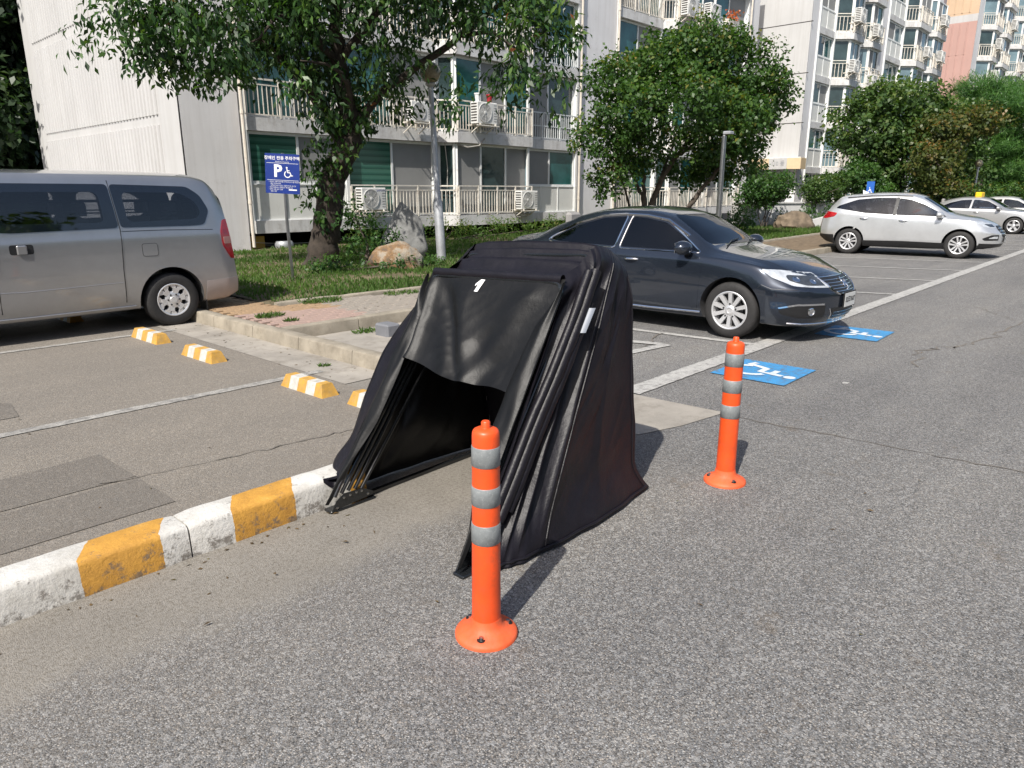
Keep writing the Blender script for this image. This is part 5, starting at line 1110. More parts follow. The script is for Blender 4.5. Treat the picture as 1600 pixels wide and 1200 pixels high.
class Car:
    def __init__(s, name, label, spec, paint, group='parked cars'):
        s.sp = spec; s.paint = paint; s.root = thing(name, (0,0,0), label, 'car' if 'van' not in name else 'van', group)
        K = {k: pch([p[0] for p in v], [p[1] for p in v]) for k, v in spec['curves'].items()}; s.K = K
        xr, xf = spec['x']; N = 84; xs = [xr+(xf-xr)*(.5-.5*math.cos(math.pi*min(max((i/N),0),1)))*.35+(xf-xr)*.65*i/N for i in range(N+1)]
        zm = spec.get('zmid', .58); rings = []
        for x in xs:
            zb, zs, zr, ze, yb, ym, yl, ye = (K[k](x) for k in ('zb','zbelt','zr','zre','ysill','ymid','ybelt','yre'))
            half = [(0,zb),(yb*.6,zb),(yb*.93,zb+.005),(yb,zb+.06),(yb+(ym-yb)*.75,zb+(zm-zb)*.45),(ym,zm),(ym*.35+yl*.65+.012,zm+(zs-zm)*.72),(yl,zs),(yl*.45+ye*.55+.012,zs*.45+ze*.55),(ye,ze),(ye*.86,ze+(zr-ze)*.5),(ye*.5,ze+(zr-ze)*.87),(0,zr)]
            pts = []; P = [Vector(p) for p in half]
            for i in range(len(P)-1):
                a = P[i-1] if i else Vector((-P[1].x, P[1].y)); b = P[i]; c = P[i+1]; d = P[i+2] if i+2 < len(P) else Vector((-P[i].x, P[i].y))
                for j in range(5):
                    t = j/5; pts.append(.5*((2*b)+(-a+c)*t*.9+(2*a-5*b+4*c-d)*t*t*.9+(-a+3*b-3*c+d)*t**3*.9+0*b) if False else s.cr(a,b,c,d,t))
            pts.append(P[-1]); full = [(x,p.x,p.y) for p in pts]+[(x,-p.x,p.y) for p in pts[-2:0:-1]]; rings.append(full)
        n = len(rings[0]); 
        def cap(ring, dx):     # close the ends with shrinking rings
            cx = ring[0][0]; cy = 0; cz = sum(p[2] for p in ring)/n; out = []
            for k, f in enumerate((.8,.55,.3,.1)): out.append([(cx+dx*(1-f**2)*.05, p[1]*f, cz+(p[2]-cz)*f) for p in ring])
            return out
        front = cap(rings[-1], 1); back = cap(rings[0], -1); rings = back[::-1]+rings+front
        vs = [s.warp(p) for r in rings for p in r]; m = len(rings)
        fs = [(i*n+k, i*n+(k+1)%n, (i+1)*n+(k+1)%n, (i+1)*n+k) for i in range(m-1) for k in range(n)]+[tuple(range(n-1,-1,-1)), tuple((m-1)*n+k for k in range(n))]
        s.outer = solid(vs, fs); bm = bmesh.new(); bm.from_mesh(s.outer); s.bvh = BVHTree.FromBMesh(bm); bm.free()
    def cr(s, a, b, c, d, t): 
        k = .42; m0 = (c-a)*k; m1 = (d-b)*k; return b*(2*t**3-3*t*t+1)+m0*(t**3-2*t*t+t)+c*(-2*t**3+3*t*t)+m1*(t**3-t*t)
    def warp(s, p):
        x, y, z = p; sp = s.sp; xr, xf = sp['x']; hw = sp['hw']
        w = min(1, max(0, (x-(xf-.75))/.75)); x -= w*w*(3-2*w)*(sp['bowf']*(y/hw)**2+sp.get('leanf', .1)*max(0, z-sp['bumpf'])**1.3*2+sp.get('chin', .08)*max(0, .32-z)*2)
        w = min(1, max(0, ((xr+.75)-x)/.75)); x += w*w*(3-2*w)*(sp['bowr']*(y/hw)**2+sp.get('leanr', .1)*max(0, z-sp['bumpr'])+.15*max(0, .35-z))
        return (x, y, z)
    def surf(s, x, z, sg):        # point of the skin seen from the side
        h = s.bvh.ray_cast(Vector((x, sg*3, z)), Vector((0,-sg,0))); return (h[0], h[1]) if h[0] else (Vector((x, sg*s.sp['hw'], z)), Vector((0,sg,0)))
    def surf_f(s, y, z, d=1):
        h = s.bvh.ray_cast(Vector((d*4, y, z)), Vector((-d,0,0))); return (h[0], h[1]) if h[0] else (Vector((d*2.3,y,z)), Vector((d,0,0)))
    def surf_t(s, x, y):
        h = s.bvh.ray_cast(Vector((x, y, 4)), Vector((0,0,-1))); return (h[0], h[1]) if h[0] else (Vector((x,y,1)), Vector((0,0,1)))
    def patch(s, name, cutter, off, mat, parent=None, thick=.004, hole=None):
        """skin of the body inside a cutter, lifted by off along its normals, with a small thickness"""
        me = boolean(s.outer.copy(), cutter, 'INTERSECT')
        if hole: me = boolean(me, hole, 'DIFFERENCE')
        bm = bmesh.new(); bm.from_mesh(me); kill = []
        for f in bm.faces:
            c = f.calc_center_median(); h = s.bvh.find_nearest(c)
            if h[0] is None or h[3] > .0015 or h[1].dot(f.normal) < .5: kill.append(f)
        bmesh.ops.delete(bm, geom=kill, context='FACES')
        if not bm.faces: bm.free(); return None
        bm.normal_update()
        nv = {v: v.normal.copy() for v in bm.verts}
        for v, nn in nv.items(): v.co += nn*off
        ex = bmesh.ops.extrude_face_region(bm, geom=list(bm.faces)); 
        top = [g for g in ex['geom'] if isinstance(g, bmesh.types.BMVert)]
        ts = set(top); base = [v for v in bm.verts if v not in ts]
        for v in base: v.co -= nv.get(v, Vector())*thick
        bmesh.ops.recalc_face_normals(bm, faces=bm.faces)
        me2 = bpy.data.meshes.new(name); bm.to_mesh(me2); bm.free(); me2.materials.append(mat); me2.polygons.foreach_set('use_smooth', [True]*len(me2.polygons)); me2.set_sharp_from_angle(angle=R(40))
        return link_mesh(name, me2, parent or s.root)
    def shell(s, cutters, cavity=None):
        me = s.outer.copy()
        for c in ([cavity] if cavity else [])+cutters: me = boolean(me, c, 'DIFFERENCE')
        me.materials.clear(); me.materials.append(s.paint); me.materials.append(mat_trim); idx = []
        for f in me.polygons:
            h = s.bvh.find_nearest(f.center); idx.append(0 if h[0] is not None and h[3] < .002 and h[1].dot(f.normal) > .3 and (h[0].z > s.sp['zdark'](f.center.x) ) else 1)
        me.polygons.foreach_set('material_index', idx); me.polygons.foreach_set('use_smooth', [True]*len(me.polygons)); me.set_sharp_from_angle(angle=R(33)); me.name = 'body'
        return link_mesh('body', me, s.root)
    def cavity(s, x0, x1, zf):
        K = s.K; vs = []; N = 26; rings = 0
        for i in range(N+1):
            x = x0+(x1-x0)*i/N; zs, ze, zr, yl, ye = K['zbelt'](x), K['zre'](x), K['zr'](x), K['ybelt'](x), K['yre'](x); t = .055
            top = max(zs+.02, zr-t); e = max(zs+.01, ze-.035); e = min(e, top-.005)
            h = [(yl-.12,zf),(yl-.07,min(zs,e-.02)),(ye-.05,e),(ye*.5,top-.01)]; vs += [(x,y,z) for y,z in h]+[(x,-y,z) for y,z in h[::-1]]
        fs = [(i*8+k, i*8+(k+1)%8, (i+1)*8+(k+1)%8, (i+1)*8+k) for i in range(N) for k in range(8)]+[tuple(range(8)), tuple(N*8+k for k in range(8))]
        return solid(vs, fs)
    def wheel_wells(s, xw, r, yin):
        out = []
        for x in xw:
            for sg in (-1, 1):
                n = 40; c = [(x+r*math.cos(2*math.pi*i/n), s.sp['rw']+.015+r*math.sin(2*math.pi*i/n)) for i in range(n)]; c = [(a, max(b, -.2)) for a, b in c]
                out.append(prism_y([(a,b) for a,b in c], sg*yin, sg*1.3))
        return out
    def side_tube(s, name, pts, r, mat, sg, off=0, parent=None, n=6, close=False):
        P = []; pts = list(pts)+([pts[0]] if close else [])
        for (a, b) in zip(pts[:-1], pts[1:]):
            for k in range(4): t = k/4; P.append((a[0]+(b[0]-a[0])*t, a[1]+(b[1]-a[1])*t))
        P.append(pts[-1]); Q = []
        for x, z in P:
            p, nn = s.surf(x, z, sg); Q.append(tuple(p+nn*off))
        m = MB(); m.tube(Q, r, n); return m.build(name, mat, parent or s.root, smooth=True)
    def wheel(s, x, sg, rim_fn, W=.22, r=None):
        r = r or s.sp['rw']; yo = sg*(s.sp['track']); t = MB()     # yo: outer face of the tyre
        c = (0,0,0); rr = s.sp['rim']
        prof = [(rr,0),(rr+.012,-.006),(r-.05,-.004),(r-.02,.008),(r-.004,.03),(r,.06),(r,W-.06),(r-.02,W-.01),(rr,W)]
        e = bpy.data.objects.new('wheel', None)
        tm = MB(); tm.lathe(prof, c, 44, 'y', cap=False); tm.lathe([(rr,W*.98),(rr-.01,W*.5),(rr,.002)], c, 44, 'y') if False else None
        me = tm.mesh('tyre', mat_rub, smooth=True, angle=40); o = link_mesh('wheel', me, s.root)
        o.location = (x, yo, r); o.rotation_euler = (0,0,0 if sg < 0 else math.pi); BASE[o.name] = Vector((0,0,0))
        m = MB(); rim_fn(m, rr); m.build('rim', [mat_rim, mat_rimd, mat_trim], o, smooth=True, angle=40)
        return o
def spoke_rim(n, w0, w1, depth=.03, double=0, matspoke=0):
    def fn(m, rr):
        m.lathe([(rr+.002,-.004),(rr-.006,-.008),(rr-.02,-.002),(rr-.028,.03),(rr-.03,.16)], (0,0,0), 44, 'y', 0, False)
        m.lathe([(rr-.03,.10),(.001,.10)], (0,0,0), 40, 'y', 2, False)
        m.lathe([(rr*.62,.095),(rr*.62,.07),(.03,.074)], (0,0,0), 30, 'y', 1, False)
        m.lathe([(.062,.05),(.062,.012),(.055,.004),(.03,.0),(.028,.006),(.001,.006)], (0,0,0), 24, 'y', matspoke, False)
        for k in range(n):
            for q in ((-1,1) if double else (0,)):
                a = 2*math.pi*k/n+math.pi/2+q*double; ca, sa = math.cos(a), math.sin(a); tx, tz = -sa, ca; off = q*.012
                def pt(rad, w, y): return (ca*rad+tx*(w+off), y, sa*rad+tz*(w+off))
                r0, r1 = .045, rr-.016; vs = [pt(r0,-w0,.012),pt(r0,w0,.012),pt(r1,w1,-.003),pt(r1,-w1,-.003),pt(r0,-w0,.055),pt(r0,w0,.055),pt(r1,w1,.04),pt(r1,-w1,.04)]
                m.add(vs, [(0,1,2,3),(7,6,5,4),(0,4,5,1),(1,5,6,2),(2,6,7,3),(3,7,4,0)], matspoke)
        for k in range(5):
            a = 2*math.pi*k/5+.3; m.lathe([(.011,.016),(.011,.0),(.001,.0)], (.078*math.cos(a),0,.078*math.sin(a)), 8, 'y', 1)
    return fn
def hole_rim(n):
    def fn(m, rr):
        m.lathe([(rr+.002,-.004),(rr-.006,-.008),(rr-.02,-.002),(rr-.028,.03),(rr-.03,.16)], (0,0,0), 44, 'y', 0, False)
        m.lathe([(rr-.03,.085),(.001,.085)], (0,0,0), 40, 'y', 2, False)
        m.lathe([(.105,.05),(.105,.012),(.09,.004),(.045,.002),(.04,-.006),(.001,-.006)], (0,0,0), 30, 'y', 0, False)
        for k in range(n):      # Y-shaped arms leave rounded openings between them
            a = 2*math.pi*k/n+.2
            for q in (-1, 1):
                P0 = (.085*math.cos(a), .085*math.sin(a)); b = a+q*.36; P1 = (.148*math.cos(a+q*.09), .148*math.sin(a+q*.09)); P2 = ((rr-.014)*math.cos(b), (rr-.014)*math.sin(b))
                for A, B, w in ((P0,P1,.030),(P1,P2,.024)):
                    d = Vector((B[0]-A[0], B[1]-A[1])).normalized(); nx, nz = -d.y*w, d.x*w
                    vs = [(A[0]-nx,.004,A[1]-nz),(A[0]+nx,.004,A[1]+nz),(B[0]+nx,0,B[1]+nz),(B[0]-nx,0,B[1]-nz),(A[0]-nx,.05,A[1]-nz),(A[0]+nx,.05,A[1]+nz),(B[0]+nx,.04,B[1]+nz),(B[0]-nx,.04,B[1]-nz)]
                    m.add(vs, [(0,1,2,3),(7,6,5,4),(0,4,5,1),(1,5,6,2),(2,6,7,3),(3,7,4,0)], 0)
        for k in range(6):
            a = 2*math.pi*k/6; m.lathe([(.012,.012),(.012,-.004),(.001,-.005)], (.07*math.cos(a),0,.07*math.sin(a)), 8, 'y', 1)
    return fn
def seat(c, x, y, z, w=.5, col=mat_seat):
    m = MB(); m.cbox((x-.25,y-w/2,z), (x+.27,y+w/2,z+.16), .05)
    m.add([(x-.22,y-w/2,z+.12),(x-.22,y+w/2,z+.12),(x-.44,y+w*.44,z+.72),(x-.44,y-w*.44,z+.72),(x-.36,y-w/2,z+.10),(x-.36,y+w/2,z+.10),(x-.54,y+w*.4,z+.72),(x-.54,y-w*.4,z+.72)], [(0,1,2,3),(7,6,5,4),(0,4,5,1),(1,5,6,2),(2,6,7,3),(3,7,4,0)])
    m.cbox((x-.56,y-.13,z+.76), (x-.45,y+.13,z+.93), .03); m.build('seat', col, c.root)
def mirror(c, x, z, sg, cap, out=.2):
    p, nn = c.surf(x, z, sg); o = p+Vector((-.03, sg*out*.62, .06)); bm = bmesh.new(); bmesh.ops.create_icosphere(bm, subdivisions=3, radius=1)
    for v in bm.verts:
        q = v.co; f = Vector((max(-.35, q.x), q.y, q.z)); v.co = Vector((f.x*.115, f.y*.135*(1 if q.z > -.3 else .9), f.z*.085))
    me = bpy.data.meshes.new('door_mirror'); bm.to_mesh(me); bm.free(); me.materials.append(cap); me.polygons.foreach_set('use_smooth', [True]*len(me.polygons)); me.set_sharp_from_angle(angle=R(45))
    me.transform(Matrix.Translation(o)); mo = link_mesh('door_mirror', me, c.root)
    m = MB(); m.tube([tuple(p-nn*.02), tuple(o+Vector((.0,-sg*.05,-.06)))], [.035,.03], 8); m.build('mirror_arm', mat_black, mo, smooth=True)
    m = MB(); m.cbox((o.x-.043,o.y-.11,o.z-.06), (o.x-.038,o.y+.11,o.z+.06), .002); m.build('mirror_glass', mat_chrome, mo)
def handle(c, x, z, sg, mat, parent, L=.2):
    P = []
    for k in range(9): t = k/8; p, nn = c.surf(x-L/2+L*t, z, sg); P.append(tuple(p+nn*(.004+.032*math.sin(math.pi*t)**.6)))
    m = MB(); m.tube(P, [.010]+[.014]*7+[.010], 8); m.build('door_handle', mat, parent, smooth=True)
def plate(c, txt, z, size=(.335,.155), d=1, drop=.0):
    p, nn = c.surf_f(0, z, d); w, h = size[0]/2, size[1]/2; x = p.x+d*.022; m = MB(); m.cbox((min(x-d*.012,x),-w,z-h), (max(x-d*.012,x),w,z+h), .004); o = m.build('licence_plate', mat_plate, c.root)
    m = MB(); m.box((min(x-d*.016,x-d*.002),-w-.012,z-h-.012), (max(x-d*.016,x-d*.002),w+.012,z+h+.012)); m.build('plate_frame', mat_black, o)
    text_mesh(txt, .105 if w > .2 else .075, 'plate_lettering', mat_ink, o, frame_mtx((x+d*.002,0,z), (0,d,0), (0,0,1)), bold=.002)
# ---------------------------------------------------------------- dark sedan
SED = dict(x=(-2.525,2.345), hw=.915, bowf=.30, leanf=.22, bumpf=.52, chin=.25, bowr=.14, leanr=.1, bumpr=.6, rw=.330, track=.885, rim=.222, zmid=.60, zdark=lambda x: .19, curves=dict(
  zr=[(-2.525,.88),(-2.45,1.0),(-2.2,1.055),(-1.8,1.115),(-1.4,1.27),(-1.0,1.405),(-.5,1.475),(-.1,1.482),(.3,1.43),(.7,1.24),(1.05,1.035),(1.3,.985),(1.7,.925),(2.05,.835),(2.25,.75),(2.345,.66)],
  zbelt=[(-2.525,.83),(-2.3,.95),(-1.8,.985),(-1,.965),(0,.935),(1.0,.915),(1.5,.875),(2.0,.775),(2.25,.685),(2.345,.62)],
  zre=[(-2.525,.86),(-2.3,.995),(-1.85,1.04),(-1.4,1.19),(-1,1.325),(-.5,1.392),(0,1.39),(.35,1.325),(.7,1.155),(1.05,.975),(1.4,.925),(2.0,.805),(2.25,.705),(2.345,.635)],
  zb=[(-2.525,.42),(-2.3,.26),(-1.8,.2),(0,.19),(1.8,.2),(2.15,.19),(2.345,.2)],
  ysill=[(-2.525,.62),(-2.3,.78),(-1.8,.85),(0,.86),(1.4,.86),(1.9,.83),(2.2,.76),(2.345,.68)],
  ymid=[(-2.525,.70),(-2.4,.82),(-1.8,.905),(-1,.915),(1,.915),(1.6,.908),(2.0,.88),(2.25,.81),(2.345,.73)],
  ybelt=[(-2.525,.62),(-2.4,.72),(-1.8,.845),(-1,.878),(0,.882),(1,.875),(1.6,.85),(2.0,.80),(2.25,.73),(2.345,.66)],
  yre=[(-2.525,.55),(-2.3,.62),(-1.8,.66),(-1.2,.60),(-.5,.58),(0,.59),(.4,.615),(.8,.675),(1.05,.725),(1.5,.74),(2.0,.70),(2.25,.63),(2.345,.57)]))
FW = [(.93,.965),(.36,1.302),(.05,1.352),(-.17,1.362),(-.20,.972)]
RW_ = [(-.27,.975),(-.24,1.362),(-.62,1.338),(-1.02,1.235),(-1.36,1.075),(-1.40,1.02),(-1.25,.995)]
def make_sedan(name, label, paint, taxi=False, full=True):
    c = Car(name, label, SED, paint); wells = c.wheel_wells((1.38,-1.38), .372, .56)
    hole = [rpoly([(x*.985+.0, z+(.012 if z < 1.05 else -.012)) for x, z in P], .04) for P in (FW, RW_)]
    cuts = wells+[prism_y(h, -1.2, 1.2) for h in hole]
    ws = rpoly([(-.62,1.05),(.62,1.05),(.5,1.385),(-.5,1.385)], .08); rw = rpoly([(-.55,1.13),(.55,1.13),(.46,1.37),(-.46,1.37)], .08)
    cuts += [prism_x(ws, .25, 1.6), prism_x(rw, -2.2, -.75)]
    c.shell(cuts, c.cavity(-1.75, 1.15, .42))
    for sg in (-1, 1):
        lo = sg*.3; hi = sg*1.3
        d1 = c.patch('door', prism_y(rpoly([(.965,.30),(1.0,.9),(.93,.955),(-.225,.96),(-.25,.30)], .03), lo, hi), .003, paint)
        d2 = c.patch('door', prism_y(rpoly([(-.255,.30),(-.23,.96),(-1.25,.985),(-1.1,.78),(-.98,.55),(-.99,.30)], .03), lo, hi), .003, paint)
        for P, d in ((FW, d1), (RW_, d2)):
            c.patch('window_glass', prism_y(rpoly(P, .04), lo, hi), -.004, mat_gl_mid if P is FW else mat_gl_dark, d)
            if full: c.side_tube('window_trim', rpoly([(x*1.012, z+(.012 if z > 1.1 else -.008)) for x, z in P], .05), .009, mat_chrome if sg < 0 else mat_chrome, sg, .002, d, close=True)
        if full:
            c.side_tube('rain_visor', [(.70,1.14),(.36,1.318),(.05,1.366),(-.3,1.374),(-.62,1.352),(-1.02,1.25),(-1.30,1.12)], .020, mat_chrome, sg, .004, n=5)
            handle(c, .02, .845, sg, mat_chrome, d1); handle(c, -1.0, .87, sg, mat_chrome, d2)
        else: handle(c, .02, .845, sg, paint, d1); handle(c, -1.0, .87, sg, paint, d2)
        c.side_tube('sill_trim', [(1.0,.27),(.3,.255),(-.5,.255),(-.98,.27)], .016, mat_chrome if full else mat_black, sg, -.004)
        mirror(c, .80, .96, sg, paint)
        hl = c.patch('headlight', prism_y(rpoly([(2.5,.60),(2.5,.715),(2.16,.765),(1.85,.815),(1.70,.83),(1.82,.745),(2.05,.655)], .03), sg*.36, hi), .003, mat_lens)
        if hl:
            c.patch('lamp_pod', prism_y(rpoly([(2.5,.635),(2.5,.70),(2.15,.745),(1.92,.765),(1.98,.71),(2.15,.655)], .03), sg*.40, hi), .006, mat_lensd, hl)
            for (xx, zz, rr) in ((2.03,.715,.045),(2.16,.69,.04)):
                p, nn = c.surf(xx, zz, sg); q = nn.to_track_quat('Y','Z'); m = MB(); m.lathe([(rr,0),(rr,.004),(rr*.8,.006),(rr*.72,.002),(.001,.0025)], (0,0,0), 18, 'y'); me = m.mesh('bulb', mat_chrome, smooth=True); me.transform(Matrix.Translation(p+nn*.007) @ q.to_matrix().to_4x4()); link_mesh('bulb', me, hl)
        fg = c.patch('fog_recess', prism_y(rpoly([(2.5,.30),(2.5,.43),(2.12,.44),(1.93,.39),(1.96,.345),(2.12,.305)], .03), sg*.44, hi), .002, mat_black)
        if fg:
            c.patch('fog_trim', prism_y(rpoly([(2.5,.435),(2.5,.455),(2.12,.466),(1.93,.42),(1.94,.405),(2.12,.446)], .008), sg*.46, hi), .008, mat_chrome if full else mat_black, fg)
            p, nn = c.surf_f(sg*.62, .375); q = nn.to_track_quat('Y','Z'); m = MB(); m.lathe([(.045,0),(.045,.008),(.036,.012),(.03,.006),(.001,.006)], (0,0,0), 18, 'y'); me = m.mesh('fog_lamp', mat_chrome, smooth=True); me.transform(Matrix.Translation(p+nn*.003) @ q.to_matrix().to_4x4()); link_mesh('fog_lamp', me, fg)
        c.patch('tail_light', prism_y(rpoly([(-2.7,.74),(-2.7,.93),(-2.1,.95),(-2.05,.88),(-2.3,.76)], .03), sg*.34, hi), .003, mat_tail)
        for x in (1.38, -1.38): c.wheel(x, sg, spoke_rim(10, .019, .024) if full else spoke_rim(5, .03, .045))
        if full: c.side_tube('shut_line', [(2.30,.66),(2.1,.615),(1.85,.62),(1.74,.66)], .003, mat_black, sg, -.0005); c.side_tube('bumper_line', [(1.74,.66),(1.70,.62)], .003, mat_black, sg, -.0005)
    gr = c.patch('grille', prism_x(rpoly([(-.40,.725),(.40,.725),(.33,.60),(.22,.545),(-.22,.545),(-.33,.60)], .03), 1.8, 3), .003, mat_black)
    def fline(nm, pts, r, mat, par, off=.006):
        Q = []
        for (a, b) in zip(pts[:-1], pts[1:]):
            for k in range(5): t = k/5; p, nn = c.surf_f(a[0]+(b[0]-a[0])*t, a[1]+(b[1]-a[1])*t); Q.append(tuple(p+nn*off))
        p, nn = c.surf_f(*pts[-1]); Q.append(tuple(p+nn*off)); m = MB(); m.tube(Q, r, 6); m.build(nm, mat, par, smooth=True)
    if gr:
        for z in (.575,.605,.635,.665,.695): w = .24+(z-.545)*.85; fline('grille_bar', [(-min(w,.37),z),(0,z),(min(w,.37),z)], .006, mat_chrome if full else mat_black, gr)
        fline('grille_trim', [(-.40,.725),(-.33,.60),(-.22,.545),(.22,.545),(.33,.60),(.40,.725)], .011, mat_chrome, gr, .004); fline('grille_trim', [(-.40,.728),(0,.728),(.40,.728)], .009, mat_chrome, gr, .004)
        if full:
            for a, b in (((-.045,.69),(.0,.645)),((.0,.645),(.045,.60)),((-.045,.69),(.02,.705)),((.045,.60),(-.02,.585)),((-.02,.66),(-.045,.615)),((.02,.63),(.045,.675))): fline('grille_emblem', [a,b], .010, mat_chrome, gr, .014)
    low = c.patch('lower_grille', prism_x(rpoly([(-.36,.40),(.36,.40),(.30,.285),(-.30,.285)], .03), 1.8, 3), .003, mat_black)
    if low:
        for z in (.315,.35): fline('grille_bar', [(-.31,z),(0,z),(.31,z)], .005, mat_lensd, low)
        if full: fline('lower_trim', [(-.38,.40),(-.32,.275),(0,.272),(.32,.275),(.38,.40)], .008, mat_chrome, low, .003)
    if full: fline('lip_trim', [(-.74,.235),(-.4,.225),(0,.222),(.4,.225),(.74,.235)], .010, mat_chrome, c.root, .0)
    plate(c, '32모7607' if full else '서울33', .475)
    c.patch('windscreen', prism_x(rpoly([(-.68,1.015),(.68,1.015),(.55,1.405),(-.55,1.405)], .07), .25, 1.6), -.003, mat_gl_clear)
    c.patch('rear_window', prism_x(rpoly([(-.6,1.11),(.6,1.11),(.5,1.385),(-.5,1.385)], .07), -2.2, -.75), -.003, mat_gl_dark)
    bonnet = c.patch('bonnet', solid(*(lambda P: ([(x,y,.6) for x,y in P]+[(x,y,1.02) for x,y in P], [tuple(range(len(P))), tuple(range(len(P),2*len(P)))]+[(i,(i+1)%len(P),len(P)+(i+1)%len(P),len(P)+i) for i in range(len(P))]))([(1.12,-.66),(1.12,.66),(1.6,.665),(1.95,.60),(2.12,.44),(2.16,0),(2.12,-.44),(1.95,-.60),(1.6,-.665)])), .003, paint)
    m = MB()
    for y0 in (-.45, .1): m.tube([tuple(c.surf_t(1.08, y0)[0]+Vector((0,0,.02))), tuple(c.surf_t(.98, y0+.3)[0]+Vector((0,0,.015))), tuple(c.surf_t(.95, y0+.55)[0]+Vector((0,0,.012)))], .008, 6)
    m.build('wiper', mat_black, c.root)
    seat(c, .05, -.37, .42); seat(c, .05, .37, .42); seat(c, -.85, -.37, .45); seat(c, -.85, .37, .45)
    m = MB(); m.cbox((.55,-.7,.6),(1.0,.7,.93), .06); m.build('dashboard', mat_trim, c.root); m = MB(); m.lathe([(.18,-.012),(.195,0),(.18,.012),(.165,0),(.18,-.012)], (0,0,0), 24, 'y'); me = m.mesh('steering_wheel', mat_black, smooth=True); me.transform(Matrix.Translation((.45,.37,.88)) @ Matrix.Rotation(R(65), 4, 'Z') @ Matrix.Rotation(R(15), 4, 'X')); me.transform(Matrix.Identity(4)); link_mesh('steering_wheel', me, c.root)
    if full:
        m = MB(); m.lathe([(.045,0),(.045,.003),(.001,.003)], (0,0,0), 20); me = m.mesh('windscreen_sticker', mat_white); p, nn = Vector((.93,-.42,1.05)), Vector((.6,0,.8)); h = c.bvh.ray_cast(Vector((3,-.46,1.055)), Vector((-1,0,0))); me.transform(Matrix.Translation(h[0]-h[1]*.012) @ h[1].to_track_quat('Z','Y').to_matrix().to_4x4()); link_mesh('windscreen_sticker', me, c.root)
    if taxi:
        zr = c.K['zr'](-.1); m = MB(); m.cbox((-.22,-.32,zr-.01),(.02,.32,zr+.17), .03); m.build('roof_sign', mat_yel, c.root)
    m = MB(); m.box((-1.9,-.55,.17),(1.9,.55,.21)); m.build('underbody', mat_black, c.root)
    return c
sed = make_sedan('sedan_car', 'dark charcoal blue sedan with chrome trim parked behind the shelter', mat_p_sed)
sed.root.location = (8.645,5.17,0); sed.root.rotation_euler = (0,0,R(-90.0))
# ---------------------------------------------------------------- silver crossover
SUV = dict(x=(-2.2,2.18), hw=.91, bowf=.30, leanf=.16, bumpf=.6, chin=.35, bowr=.16, leanr=.12, bumpr=.7, rw=.345, track=.885, rim=.225, zmid=.66, zdark=lambda x: .36, curves=dict(
  zr=[(-2.2,1.02),(-2.14,1.12),(-1.98,1.34),(-1.75,1.545),(-1.3,1.615),(-.6,1.652),(-.1,1.645),(.25,1.585),(.7,1.345),(1.05,1.13),(1.3,1.075),(1.7,1.01),(1.98,.92),(2.12,.82),(2.18,.70)],
  zbelt=[(-2.2,.97),(-2.0,1.14),(-1.5,1.13),(-.6,1.055),(.3,1.0),(1.05,.98),(1.6,.945),(2.0,.84),(2.18,.64)],
  zre=[(-2.2,1.0),(-2.1,1.16),(-1.92,1.33),(-1.65,1.475),(-1.2,1.53),(-.5,1.565),(0,1.545),(.3,1.465),(.7,1.255),(1.05,1.045),(1.5,1.0),(2.0,.87),(2.18,.66)],
  zb=[(-2.2,.45),(-2.0,.32),(-1.5,.24),(0,.22),(1.6,.24),(2.0,.26),(2.18,.3)],
  ysill=[(-2.2,.66),(-2.0,.78),(-1.5,.845),(0,.85),(1.4,.85),(1.9,.80),(2.18,.64)],
  ymid=[(-2.2,.74),(-2.0,.86),(-1.5,.905),(-.6,.905),(1,.905),(1.5,.91),(1.9,.87),(2.1,.80),(2.18,.72)],
  ybelt=[(-2.2,.66),(-2.0,.76),(-1.4,.85),(-.6,.87),(.5,.87),(1.2,.865),(1.7,.83),(2.0,.77),(2.18,.62)],
  yre=[(-2.2,.58),(-2.0,.60),(-1.5,.60),(-.6,.60),(0,.61),(.4,.63),(.8,.68),(1.1,.73),(1.6,.72),(2.0,.66),(2.18,.52)]))
